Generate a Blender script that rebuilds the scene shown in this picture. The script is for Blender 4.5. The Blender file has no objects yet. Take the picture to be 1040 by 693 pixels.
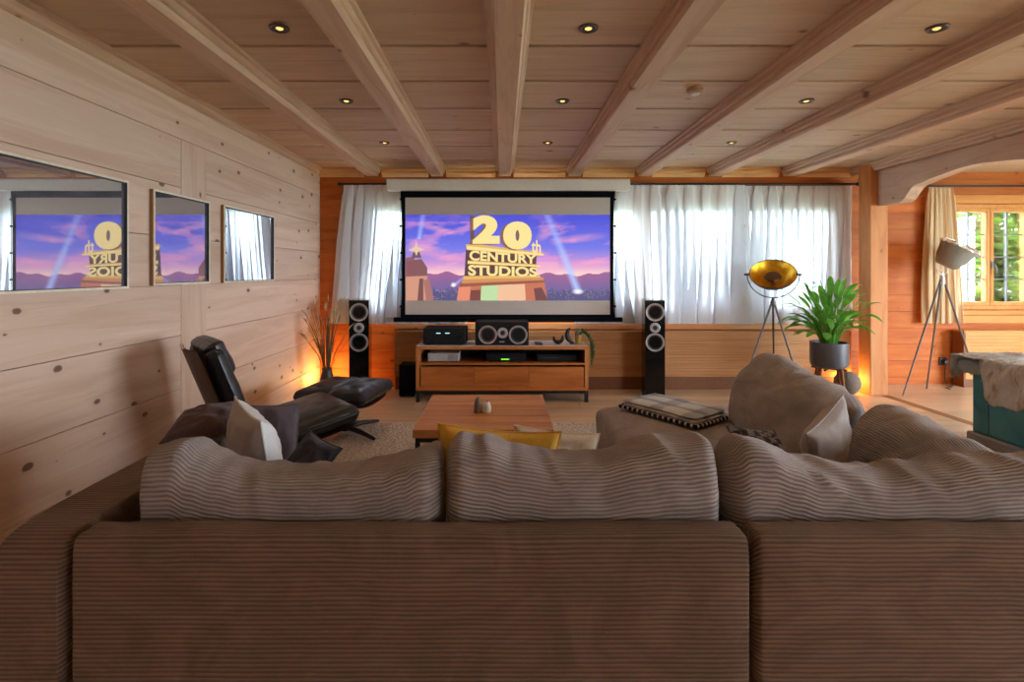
import bpy, math, random
import numpy as np
from mathutils import Vector, Matrix, noise
PI = math.pi
R = random.Random(7)
scene = bpy.context.scene
COL = scene.collection
# ------------------------------------------------------------------ camera
F, VX, VY, H = 520.0, 510.0, 275.0, 1.31
cam_data = bpy.data.cameras.new('camera')
cam_data.sensor_width = 36.0
cam_data.lens = 36.0 * F / 1040.0
cam_data.shift_x = (520.0 - VX) / 1040.0
cam_data.shift_y = -(346.5 - VY) / 1040.0
cam_data.clip_start = 0.05
cam = bpy.data.objects.new('camera', cam_data)
COL.objects.link(cam)
cam.location = (0, 0, H)
cam.rotation_euler = (PI / 2, 0, 0)
scene.camera = cam


def PX(px, Y):
    return (px - VX) * Y / F


def PZ(py, Y):
    return H - (py - VY) * Y / F


def P(px, py, Y):
    return Vector((PX(px, Y), Y, PZ(py, Y)))


# ------------------------------------------------------------------ colour helpers
def s2l(c):
    c = c / 255.0
    return c / 12.92 if c <= 0.04045 else ((c + 0.055) / 1.055) ** 2.4


def C(r, g, b):
    return (s2l(r), s2l(g), s2l(b), 1.0)


# ------------------------------------------------------------------ materials
class NT:
    def __init__(self, name):
        self.m = bpy.data.materials.new(name)
        self.m.use_nodes = True
        self.t = self.m.node_tree
        self.t.nodes.clear()
        self.out = self.n('ShaderNodeOutputMaterial')

    def n(self, kind, **kw):
        nd = self.t.nodes.new(kind)
        for k, v in kw.items():
            setattr(nd, k, v)
        return nd

    def l(self, a, b):
        self.t.links.new(a, b)

    def math(self, op, a, b=None, c=None, clamp=False):
        nd = self.n('ShaderNodeMath', operation=op)
        nd.use_clamp = clamp
        for i, v in enumerate((a, b, c)):
            if v is None:
                continue
            if isinstance(v, (int, float)):
                nd.inputs[i].default_value = v
            else:
                self.l(v, nd.inputs[i])
        return nd.outputs[0]

    def mix(self, fac, a, b, blend='MIX'):
        nd = self.n('ShaderNodeMix', data_type='RGBA', blend_type=blend)
        for s, v in ((0, fac), (6, a), (7, b)):
            if isinstance(v, (int, float)):
                nd.inputs[s].default_value = v
            elif isinstance(v, tuple):
                nd.inputs[s].default_value = v
            else:
                self.l(v, nd.inputs[s])
        return nd.outputs[2]

    def ramp(self, fac, stops):
        nd = self.n('ShaderNodeValToRGB')
        e = nd.color_ramp.elements
        while len(e) < len(stops):
            e.new(0.5)
        for i, (p, c) in enumerate(stops):
            e[i].position = p
            e[i].color = c
        self.l(fac, nd.inputs[0])
        return nd.outputs[0]

    def noise(self, vec, scale, detail=4, rough=0.55, dist=0.0):
        nd = self.n('ShaderNodeTexNoise')
        nd.inputs['Scale'].default_value = scale
        nd.inputs['Detail'].default_value = detail
        nd.inputs['Roughness'].default_value = rough
        nd.inputs['Distortion'].default_value = dist
        if vec is not None:
            self.l(vec, nd.inputs['Vector'])
        return nd.outputs[0]

    def obj(self):
        return self.n('ShaderNodeTexCoord').outputs['Object']

    def map(self, vec, scale=(1, 1, 1), rot=(0, 0, 0)):
        nd = self.n('ShaderNodeMapping')
        nd.inputs['Scale'].default_value = scale
        nd.inputs['Rotation'].default_value = rot
        self.l(vec, nd.inputs['Vector'])
        return nd.outputs[0]

    def bsdf(self, col=None, rough=0.5, metal=0.0, spec=0.5, **kw):
        nd = self.n('ShaderNodeBsdfPrincipled')
        for nm, v in (('Base Color', col), ('Roughness', rough), ('Metallic', metal), ('Specular IOR Level', spec)):
            if v is None:
                continue
            if isinstance(v, (int, float, tuple)):
                nd.inputs[nm].default_value = v
            else:
                self.l(v, nd.inputs[nm])
        for k, v in kw.items():
            nd.inputs[k.replace('_', ' ')].default_value = v
        self.l(nd.outputs[0], self.out.inputs[0])
        self.b = nd
        return nd

    def bump(self, height, strength=0.3, dist=0.01):
        nd = self.n('ShaderNodeBump')
        nd.inputs['Strength'].default_value = strength
        nd.inputs['Distance'].default_value = dist
        self.l(height, nd.inputs['Height'])
        self.l(nd.outputs[0], self.b.inputs['Normal'])


def plain(name, col, rough=0.5, metal=0.0, var=0.12, nscale=30, bump=0.05, spec=0.5, **kw):
    """One-colour procedural material with a little mottling."""
    t = NT(name)
    o = t.obj()
    nz = t.noise(o, nscale, 4)
    c2 = tuple(x * (1 - var) for x in col[:3]) + (1,)
    c3 = tuple(min(1, x * (1 + var)) for x in col[:3]) + (1,)
    t.bsdf(t.ramp(nz, [(0.3, c2), (0.7, c3)]), rough, metal, spec, **kw)
    if bump:
        t.bump(nz, bump, 0.004)
    return t.m


def wood(name, light, dark, knotc, g=0, a=2, rough=0.6, s_along=1.3, s_across=11, knots=1.0, kscale=2.6,
         tone=0.22, contrast=1.0, spec=0.3, fiber=0.16):
    """Pine or oak boards: grain runs along axis g, a is the across axis, face attribute pv varies the planks."""
    t = NT(name)
    o = t.obj()
    at = t.n('ShaderNodeAttribute', attribute_name='pv')
    pv = at.outputs['Fac']
    off = t.n('ShaderNodeCombineXYZ')
    t.l(t.math('MULTIPLY', pv, 17.3), off.inputs[0])
    t.l(t.math('MULTIPLY', pv, 31.7), off.inputs[1])
    t.l(t.math('MULTIPLY', pv, 23.1), off.inputs[2])
    add = t.n('ShaderNodeVectorMath', operation='ADD')
    t.l(o, add.inputs[0])
    t.l(off.outputs[0], add.inputs[1])
    v = add.outputs[0]
    sc = [s_across] * 3
    sc[g] = s_along
    sc2 = [95.0] * 3
    sc2[g] = 2.0
    n1 = t.noise(t.map(v, sc), 1.0, 5, 0.6, 0.7)
    # wavy growth-ring figure
    ring = t.math('FRACT', t.math('MULTIPLY', n1, 5.0))
    ring = t.math('ABSOLUTE', t.math('SUBTRACT', ring, 0.5))
    n2 = t.noise(t.map(v, sc2), 1.0, 2)
    d = (0.5 - 0.24 * contrast, 0.5 + 0.24 * contrast)
    mid = tuple((x + y) / 2 for x, y in zip(light, dark))
    base = t.ramp(n1, [(0.28, dark), (0.5, mid), (0.72, light)])
    base = t.mix(t.math('MULTIPLY', ring, 0.22 * contrast), base, tuple(x * 0.72 for x in dark[:3]) + (1,))
    base = t.mix(t.math('MULTIPLY', n2, fiber), base, tuple(x * 0.45 for x in dark[:3]) + (1,))
    # knots
    sep = t.n('ShaderNodeSeparateXYZ')
    t.l(v, sep.inputs[0])
    cmb = t.n('ShaderNodeCombineXYZ')
    t.l(t.math('MULTIPLY', sep.outputs[g], kscale * 0.8), cmb.inputs[0])
    t.l(t.math('MULTIPLY', sep.outputs[a], kscale * 1.25), cmb.inputs[1])
    wob = t.n('ShaderNodeVectorMath', operation='SCALE')
    nn = t.n('ShaderNodeTexNoise')
    nn.inputs['Scale'].default_value = 9
    t.l(cmb.outputs[0], nn.inputs['Vector'])
    t.l(nn.outputs['Color'], wob.inputs[0])
    wob.inputs['Scale'].default_value = 0.05
    ad2 = t.n('ShaderNodeVectorMath', operation='ADD')
    t.l(cmb.outputs[0], ad2.inputs[0])
    t.l(wob.outputs[0], ad2.inputs[1])
    vo = t.n('ShaderNodeTexVoronoi', voronoi_dimensions='2D')
    vo.inputs['Scale'].default_value = 1.0
    t.l(ad2.outputs[0], vo.inputs['Vector'])
    sc_ = t.n('ShaderNodeSeparateColor')
    t.l(vo.outputs['Color'], sc_.inputs[0])
    rad = t.math('MULTIPLY', t.math('SUBTRACT', sc_.outputs[0], 0.42, clamp=True), 0.13 * knots)
    kd = t.math('SUBTRACT', rad, vo.outputs['Distance'])
    k = t.math('MULTIPLY', kd, 26.0, clamp=True)
    halo = t.math('MULTIPLY', t.math('ADD', kd, t.math('MULTIPLY', rad, 1.4)), 9.0, clamp=True)
    base = t.mix(t.math('MULTIPLY', halo, 0.35), base, dark)
    base = t.mix(t.math('MULTIPLY', k, 0.85), base, knotc)
    # plank tone
    tn = t.math('ADD', t.math('MULTIPLY', t.math('FRACT', t.math('MULTIPLY', pv, 7.77)), tone), 1.0 - tone / 2)
    hs = t.n('ShaderNodeHueSaturation')
    t.l(base, hs.inputs['Color'])
    t.l(tn, hs.inputs['Value'])
    t.bsdf(hs.outputs[0], rough, 0, spec)
    t.bump(t.math('ADD', t.math('MULTIPLY', n2, 0.5), n1), 0.12, 0.003)
    return t.m


def corduroy(name, col, hi, pitch=0.0100):
    """Ribbed fabric; ribs follow lines of equal UV v (metres)."""
    t = NT(name)
    uv = t.n('ShaderNodeUVMap')
    sep = t.n('ShaderNodeSeparateXYZ')
    t.l(uv.outputs[0], sep.inputs[0])
    o = t.obj()
    big = t.noise(o, 2.4, 4, 0.6, 1.2)
    wob = t.math('MULTIPLY', t.math('SUBTRACT', t.noise(o, 5, 2), 0.5), 0.002)
    ph = t.math('MULTIPLY', t.math('ADD', sep.outputs[1], wob), 2 * PI / pitch)
    s = t.math('ADD', t.math('MULTIPLY', t.math('SINE', ph), 0.5), 0.5)
    rib = t.math('POWER', s, 0.7)
    fz = t.noise(o, 260, 2)
    big = t.noise(t.map(o, (1.0, 1.0, 1.6), (0, 0.6, 0)), 3.2, 5, 0.62, 2.2)
    mott = t.ramp(big, [(0.38, tuple(x * 0.55 for x in col[:3]) + (1,)), (0.62, col)])
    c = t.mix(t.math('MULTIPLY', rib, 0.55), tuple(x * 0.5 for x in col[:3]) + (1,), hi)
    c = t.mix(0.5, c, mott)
    c = t.mix(t.math('MULTIPLY', t.math('SUBTRACT', 1.0, rib), 0.38), c, tuple(x * 0.32 for x in col[:3]) + (1,))  # shade between the ribs is painted into the grooves
    t.bsdf(c, 0.9, 0, 0.15)
    t.b.inputs['Sheen Weight'].default_value = 0.25
    t.b.inputs['Sheen Roughness'].default_value = 0.45
    t.b.inputs['Sheen Tint'].default_value = hi
    t.bump(t.math('ADD', rib, t.math('MULTIPLY', fz, 0.25)), 0.7, 0.0045)
    return t.m


def fabric(name, col, var=0.2, scale=220, rough=0.95, nscale=8):
    t = NT(name)
    o = t.obj()
    w = t.noise(t.map(o, (1, 1, 1)), scale, 2)
    b = t.noise(o, nscale, 3)
    c = t.ramp(w, [(0.3, tuple(x * (1 - var) for x in col[:3]) + (1,)), (0.7, tuple(min(1, x * (1 + var)) for x in col[:3]) + (1,))])
    c = t.mix(t.math('MULTIPLY', b, 0.3), c, tuple(x * 0.7 for x in col[:3]) + (1,))
    t.bsdf(c, rough, 0, 0.15)
    t.b.inputs['Sheen Weight'].default_value = 0.2
    t.bump(w, 0.35, 0.002)
    return t.m


M = {}
M['pine_left'] = wood('pale_pine_boards', C(226, 198, 176), C(202, 166, 142), C(88, 56, 40), g=1, a=2, kscale=5.0, tone=0.14, knots=1.75, s_along=0.8)
M['pine_left_v'] = wood('pale_pine_upright', C(224, 196, 174), C(202, 166, 142), C(88, 60, 46), g=2, a=1, kscale=2.9, tone=0.1)
M['pine_back'] = wood('orange_pine_boards', C(204, 118, 46), C(166, 78, 20), C(86, 36, 16), g=0, a=2, kscale=3.2, tone=0.2)
M['pine_ceil'] = wood('ceiling_pine_boards', C(218, 194, 166), C(194, 164, 134), C(112, 82, 62), g=0, a=1, kscale=2.0, tone=0.14)
M['pine_beam'] = wood('beam_pine', C(222, 192, 166), C(194, 156, 128), C(120, 82, 62), g=1, a=0, kscale=2.5, tone=0.06, s_across=16)
M['pine_post'] = wood('post_pine', C(222, 156, 96), C(190, 112, 58), C(100, 50, 26), g=2, a=0, kscale=3.0, tone=0.06)
M['pine_lintel'] = wood('lintel_pine', C(218, 190, 168), C(190, 154, 132), C(92, 54, 40), g=1, a=2, kscale=2.2, tone=0.06, knots=1.2)
M['pine_window'] = wood('window_pine', C(224, 164, 96), C(204, 134, 66), C(140, 80, 40), g=2, a=0, knots=0, tone=0.06)
M['oak_floor'] = wood('oak_floor_boards', C(220, 192, 162), C(194, 160, 126), C(118, 80, 54), g=0, a=1, rough=0.32, kscale=1.5, knots=0.7, tone=0.24, spec=0.5)
M['cover_wood'] = wood('cover_slat_wood', C(206, 152, 100), C(182, 124, 74), C(140, 80, 40), g=0, a=2, knots=0, tone=0.06)
M['alcove_cover'] = wood('alcove_cover_wood', C(220, 164, 96), C(198, 136, 70), C(140, 80, 40), g=0, a=2, knots=0, tone=0.06)
M['plinth'] = plain('dark_plinth_shaded_end', C(118, 70, 34), 0.6)
M['oak_stand'] = wood('tv_stand_oak', C(208, 128, 62), C(164, 86, 36), C(96, 48, 20), g=0, a=2, rough=0.4, knots=0.5, kscale=2.0, tone=0.2, spec=0.4)
M['oak_side'] = wood('tv_stand_oak_upright', C(206, 138, 80), C(168, 98, 50), C(96, 50, 24), g=2, a=1, rough=0.4, knots=0, tone=0.1)
M['oak_top'] = wood('tv_stand_oak_top', C(206, 138, 80), C(168, 98, 50), C(96, 50, 24), g=0, a=1, rough=0.16, knots=0.4, tone=0.1, spec=0.9)
M['oak_table'] = wood('coffee_table_oak', C(206, 146, 90), C(168, 104, 58), C(96, 56, 30), g=0, a=1, rough=0.5, knots=0.5, kscale=2.0, tone=0.26, spec=0.25)
M['walnut'] = wood('plant_stand_walnut', C(150, 88, 48), C(110, 60, 30), C(60, 30, 16), g=2, a=0, knots=0, tone=0.05)
M['black'] = plain('black_metal', C(22, 22, 24), 0.45, bump=0.02)
M['screen_black'] = plain('screen_border_black', C(10, 12, 18), 0.9, spec=0.1, bump=0.0)
M['gloss_black'] = plain('gloss_black_lacquer', C(10, 11, 14), 0.12, spec=0.5, bump=0.0)
M['matt_black'] = plain('matt_black_box', C(16, 16, 18), 0.75, spec=0.3, bump=0.02)
M['inner_dark'] = plain('shelf_back_dark', C(26, 20, 18), 0.8)
M['white_case'] = plain('white_screen_case', C(222, 216, 208), 0.5, bump=0.0, var=0.04)
M['silver'] = plain('brushed_silver', C(206, 206, 208), 0.32, 0.75, bump=0.02)
M['grey_metal'] = plain('grey_metal_legs', C(96, 92, 90), 0.4, 0.6, bump=0.02)
M['cone'] = plain('brown_fibre_cone', C(88, 58, 48), 0.7, var=0.3, nscale=80)
M['cone_dark'] = plain('dark_fibre_cone', C(44, 38, 38), 0.7, var=0.3, nscale=80)
M['grey_box'] = plain('light_grey_device', C(176, 172, 168), 0.5, bump=0.02)
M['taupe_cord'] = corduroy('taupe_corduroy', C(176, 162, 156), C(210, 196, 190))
M['taupe_back_shaded'] = corduroy('taupe_corduroy_wide_shaded', C(134, 108, 90), C(164, 138, 118), 0.0118)  # wider ribs; darker, warmer copy with the sofa back's shade in its colour
M['leather'] = plain('black_leather', C(17, 18, 22), 0.36, var=0.3, nscale=40, bump=0.25, spec=0.45)
M['chair_shell'] = wood('chair_shell_veneer', C(92, 78, 68), C(62, 50, 44), C(40, 30, 26), g=2, a=1, knots=0, rough=0.4, tone=0.05)
M['rug'] = None
M['mustard'] = fabric('mustard_satin', C(206, 150, 40), 0.1, 120, 0.45)
M['beige_cush'] = fabric('beige_linen', C(206, 186, 158), 0.12)
M['grey_cush'] = fabric('grey_linen', C(160, 146, 138), 0.14)
M['grey_lit'] = fabric('grey_linen_lit', C(206, 202, 198), 0.1)  # paler copy of the grey linen, window light put into the colour
M['charcoal'] = fabric('charcoal_wool', C(96, 84, 90), 0.2)
M['maroon'] = fabric('dark_brown_wool', C(84, 62, 62), 0.2)
M['charcoal2'] = fabric('dark_wool', C(56, 52, 58), 0.2)
M['teal'] = None
M['stone'] = plain('grey_sandstone', C(128, 124, 122), 0.6, var=0.12, nscale=60, bump=0.15)
M['fur_light'] = None
M['pot'] = plain('grey_ceramic_pot', C(84, 82, 86), 0.4, var=0.08, bump=0.03)
M['soil'] = plain('potting_soil', C(48, 34, 26), 0.95, var=0.4, nscale=90, bump=0.5)
M['sphere'] = plain('rough_grey_stone_ball', C(118, 104, 92), 0.85, var=0.12, nscale=50, bump=0.2)
M['grass_dry'] = plain('dry_grass_stalks', C(96, 78, 44), 0.8, var=0.3)
M['seed'] = plain('dry_seed_heads', C(176, 150, 104), 0.9, var=0.2)
M['vase'] = plain('dark_vase', C(48, 38, 34), 0.5)
M['gold_pot'] = plain('brushed_gold_pot', C(196, 160, 84), 0.35, 0.6)
M['horn'] = plain('dark_bronze', C(30, 28, 30), 0.3, 0.4)
M['dish_gold'] = plain('gold_leaf_inside', C(232, 172, 40), 0.34, 0.8, var=0.22, nscale=26, bump=0.2)
M['dish_dark'] = plain('dark_grey_dish', C(66, 64, 66), 0.45, 0.2)
M['shade_grey'] = plain('concrete_grey_shade', C(130, 128, 120), 0.6, var=0.08, bump=0.05)
M['cage'] = plain('pale_metal_cage', C(226, 212, 200), 0.4, 0.3, bump=0.0)
M['frame_front'] = plain('pale_frame_edge', C(226, 212, 186), 0.5, bump=0.02)
M['frame_wood'] = wood('frame_side_wood', C(172, 128, 82), C(132, 90, 52), C(90, 56, 34), g=2, a=1, knots=0, tone=0.04)
M['rebate'] = plain('dark_frame_rebate', C(52, 48, 58), 0.7)
M['ceramic_white'] = plain('white_ceramic', C(222, 216, 206), 0.35, bump=0.02)
M['ceramic_grey'] = plain('brown_grey_ceramic', C(116, 98, 84), 0.5, bump=0.05)
M['socket'] = plain('dark_socket_plastic', C(44, 38, 36), 0.5, bump=0.0)
M['bark'] = plain('tree_bark', C(96, 76, 58), 0.9, var=0.3, nscale=14, bump=0.5)
M['ground'] = plain('outside_meadow', C(150, 170, 150), 0.9, var=0.2, nscale=0.4)
M['facade'] = plain('pale_blue_shutter', C(186, 206, 224), 0.7, var=0.05)


def leafmat(name, col, trans=0.35):
    t = NT(name)
    o = t.obj()
    nz = t.noise(o, 7, 3)
    c = t.ramp(nz, [(0.3, tuple(x * 0.6 for x in col[:3]) + (1,)), (0.7, tuple(min(1, x * 1.25) for x in col[:3]) + (1,))])
    b = t.bsdf(c, 0.4, 0, 0.4)
    tr = t.n('ShaderNodeBsdfTranslucent')
    t.l(c, tr.inputs[0])
    mx = t.n('ShaderNodeMixShader')
    mx.inputs[0].default_value = trans
    t.l(b.outputs[0], mx.inputs[1])
    t.l(tr.outputs[0], mx.inputs[2])
    t.l(mx.outputs[0], t.out.inputs[0])
    return t.m


M['leaf'] = leafmat('lily_leaf', C(108, 168, 62), 0.45)
M['vine'] = leafmat('vine_leaf', C(70, 116, 66))
M['tree_leaf'] = leafmat('tree_leaf', C(92, 128, 40), 0.5)


def curtain_mat(name, col, transp, transl=0.6):
    t = NT(name)
    o = t.obj()
    nz = t.noise(t.map(o, (160, 160, 8)), 1.0, 2)
    c = t.ramp(nz, [(0.3, tuple(x * 0.93 for x in col[:3]) + (1,)), (0.7, col)])
    df = t.n('ShaderNodeBsdfDiffuse')
    t.l(c, df.inputs[0])
    tl = t.n('ShaderNodeBsdfTranslucent')
    t.l(c, tl.inputs[0])
    m1 = t.n('ShaderNodeMixShader')
    m1.inputs[0].default_value = transl
    t.l(df.outputs[0], m1.inputs[1])
    t.l(tl.outputs[0], m1.inputs[2])
    tp = t.n('ShaderNodeBsdfTransparent')
    m2 = t.n('ShaderNodeMixShader')
    # a sheer weave is denser where the cloth is seen edge-on
    lw = t.n('ShaderNodeLayerWeight')
    lw.inputs[0].default_value = 0.5
    f = t.math('MULTIPLY', t.math('SUBTRACT', 1.0, t.math('MULTIPLY', lw.outputs['Facing'], 0.9)), transp)
    t.l(f, m2.inputs[0])
    t.l(m1.outputs[0], m2.inputs[1])
    t.l(tp.outputs[0], m2.inputs[2])
    t.l(m2.outputs[0], t.out.inputs[0])
    return t.m


M['sheer'] = curtain_mat('white_sheer_curtain', C(232, 236, 242), 0.03, 0.25)
M['cream_curtain'] = curtain_mat('cream_curtain', C(240, 220, 184), 0.0, 0.45)


def glass_mat():
    t = NT('window_glass')
    tp = t.n('ShaderNodeBsdfTransparent')
    gl = t.n('ShaderNodeBsdfGlossy')
    gl.inputs['Roughness'].default_value = 0.02
    nz = t.noise(t.obj(), 3, 2)
    fr = t.n('ShaderNodeFresnel')
    fr.inputs[0].default_value = 1.45
    mx = t.n('ShaderNodeMixShader')
    t.l(t.math('MULTIPLY', fr.outputs[0], t.math('ADD', nz, 0.3)), mx.inputs[0])
    t.l(tp.outputs[0], mx.inputs[1])
    t.l(gl.outputs[0], mx.inputs[2])
    t.l(mx.outputs[0], t.out.inputs[0])
    return t.m


M['glass'] = glass_mat()


def picture_mat():
    """Strongly reflecting picture glass over a dark blue-grey print with faint dark marks."""
    t = NT('mirroring_picture_glass')
    o = t.obj()
    vo = t.n('ShaderNodeTexVoronoi')
    vo.inputs['Scale'].default_value = 7
    t.l(t.map(o, (1, 1.3, 0.7)), vo.inputs['Vector'])
    k = t.math('MULTIPLY', t.math('SUBTRACT', 0.2, vo.outputs['Distance']), 7.0, clamp=True)
    nz = t.noise(t.map(o, (1, 2, 12)), 2.0, 4)
    c = t.ramp(nz, [(0.3, C(112, 106, 116)), (0.7, C(150, 142, 146))])
    c = t.mix(t.math('MULTIPLY', k, 0.7), c, C(50, 46, 60))
    df = t.n('ShaderNodeBsdfDiffuse')
    t.l(c, df.inputs[0])
    gl = t.n('ShaderNodeBsdfGlossy')
    gl.inputs['Roughness'].default_value = 0.012
    gl.inputs['Color'].default_value = (0.9, 0.92, 0.97, 1)
    mx = t.n('ShaderNodeMixShader')
    mx.inputs[0].default_value = 0.66
    t.l(df.outputs[0], mx.inputs[1])
    t.l(gl.outputs[0], mx.inputs[2])
    t.l(mx.outputs[0], t.out.inputs[0])
    return t.m


M['picture'] = picture_mat()


def rug_mat():
    t = NT('woven_light_rug')
    o = t.obj()
    v = t.n('ShaderNodeTexVoronoi')
    v.inputs['Scale'].default_value = 42
    t.l(o, v.inputs['Vector'])
    nz = t.noise(o, 5, 4)
    c = t.ramp(v.outputs['Distance'], [(0.1, C(220, 210, 198)), (0.7, C(166, 154, 142))])
    c = t.mix(t.math('MULTIPLY', nz, 0.5), c, C(196, 184, 170))
    t.bsdf(c, 0.95, 0, 0.1)
    t.bump(t.math('SUBTRACT', 1.0, v.outputs['Distance']), 0.8, 0.01)
    return t.m


M['rug'] = rug_mat()


def teal_mat():
    t = NT('teal_glazed_tile')
    o = t.obj()
    nz = t.noise(o, 5, 4, 0.6, 0.5)
    c = t.ramp(nz, [(0.3, C(26, 104, 120)), (0.7, C(54, 140, 148))])
    t.bsdf(c, 0.16, 0, 0.6)
    t.bump(nz, 0.08, 0.01)
    return t.m


M['teal'] = teal_mat()


def fur_mat():
    t = NT('sheepskin_fur')
    at = t.n('ShaderNodeUVMap')
    o = t.obj()
    big = t.noise(t.map(o, (2.0, 13.0, 4.0)), 1.0, 4, 0.6, 1.6)
    fine = t.noise(o, 190, 3)
    c = t.ramp(big, [(0.36, C(206, 176, 150)), (0.46, C(242, 230, 214)), (0.56, C(255, 251, 246))])
    c = t.mix(t.math('MULTIPLY', fine, 0.2), c, C(170, 146, 128))
    t.bsdf(c, 0.95, 0, 0.1)
    t.b.inputs['Sheen Weight'].default_value = 0.4
    t.bump(fine, 1.0, 0.02)
    return t.m


M['fur'] = fur_mat()


def blanket_mat():
    """Grey and white plaid wool with darker bars."""
    t = NT('grey_plaid_wool')
    uv = t.n('ShaderNodeUVMap')
    sep = t.n('ShaderNodeSeparateXYZ')
    t.l(uv.outputs[0], sep.inputs[0])
    u, v = sep.outputs[0], sep.outputs[1]
    fu = t.math('FRACT', t.math('MULTIPLY', u, 2.3))
    fv = t.math('FRACT', t.math('MULTIPLY', v, 2.2))
    bu = t.math('GREATER_THAN', fu, 0.62)
    bv = t.math('GREATER_THAN', fv, 0.66)
    n = t.noise(t.obj(), 160, 2)
    c = t.mix(t.math('MULTIPLY', bu, 0.45), C(206, 204, 204), C(96, 104, 118))
    c = t.mix(t.math('MULTIPLY', bv, 0.5), c, C(74, 82, 98))
    c = t.mix(t.math('MULTIPLY', n, 0.35), c, C(110, 112, 120))
    t.bsdf(c, 0.95, 0, 0.1)
    t.bump(n, 0.4, 0.003)
    return t.m


M['blanket'] = blanket_mat()


def stitch_mat():
    t = NT('black_white_blanket_stitch')
    uv = t.n('ShaderNodeUVMap')
    sep = t.n('ShaderNodeSeparateXYZ')
    t.l(uv.outputs[0], sep.inputs[0])
    f = t.math('GREATER_THAN', t.math('FRACT', t.math('MULTIPLY', sep.outputs[0], 27)), 0.66)
    t.bsdf(t.mix(f, C(26, 24, 28), C(206, 200, 196)), 0.9, 0, 0.1)
    return t.m


M['stitch'] = stitch_mat()


def checked():
    t = NT('dark_checked_wool')
    o = t.obj()
    ch = t.n('ShaderNodeTexChecker')
    ch.inputs['Scale'].default_value = 34
    ch.inputs[1].default_value = C(66, 64, 70)
    ch.inputs[2].default_value = C(140, 138, 142)
    t.l(o, ch.inputs['Vector'])
    n = t.noise(o, 150, 2)
    t.bsdf(t.mix(t.math('MULTIPLY', n, 0.4), ch.outputs[0], C(80, 78, 84)), 0.95, 0, 0.1)
    return t.m


M['checked'] = checked()


def screen_mat(strength):
    """Projected film picture: colours held per face, given off as light."""
    t = NT('projected_film_picture')
    at = t.n('ShaderNodeAttribute', attribute_name='col')
    em = t.n('ShaderNodeEmission')
    t.l(at.outputs['Color'], em.inputs[0])
    em.inputs[1].default_value = strength
    df = t.n('ShaderNodeBsdfDiffuse')
    nz = t.noise(t.obj(), 60, 2)
    t.l(t.ramp(nz, [(0.0, (0.045, 0.045, 0.045, 1)), (1.0, (0.05, 0.05, 0.05, 1))]), df.inputs[0])
    ad = t.n('ShaderNodeAddShader')
    t.l(em.outputs[0], ad.inputs[0])
    t.l(df.outputs[0], ad.inputs[1])
    t.l(ad.outputs[0], t.out.inputs[0])
    return t.m


def glow(name, col, strength):
    t = NT(name)
    em = t.n('ShaderNodeEmission')
    nz = t.noise(t.obj(), 10, 1)
    t.l(t.ramp(nz, [(0, tuple(x * 0.9 for x in col[:3]) + (1,)), (1, col)]), em.inputs[0])
    em.inputs[1].default_value = strength
    t.l(em.outputs[0], t.out.inputs[0])
    return t.m


M['bulb'] = glow('warm_bulb', C(255, 196, 110), 1.0)
M['green_led'] = glow('green_display', C(120, 230, 60), 1.0)
M['blue_led'] = glow('pale_display', C(170, 220, 220), 0.8)
M['lens'] = plain('screen_fabric', C(196, 184, 174), 0.9, bump=0.0, var=0.02)


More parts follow.
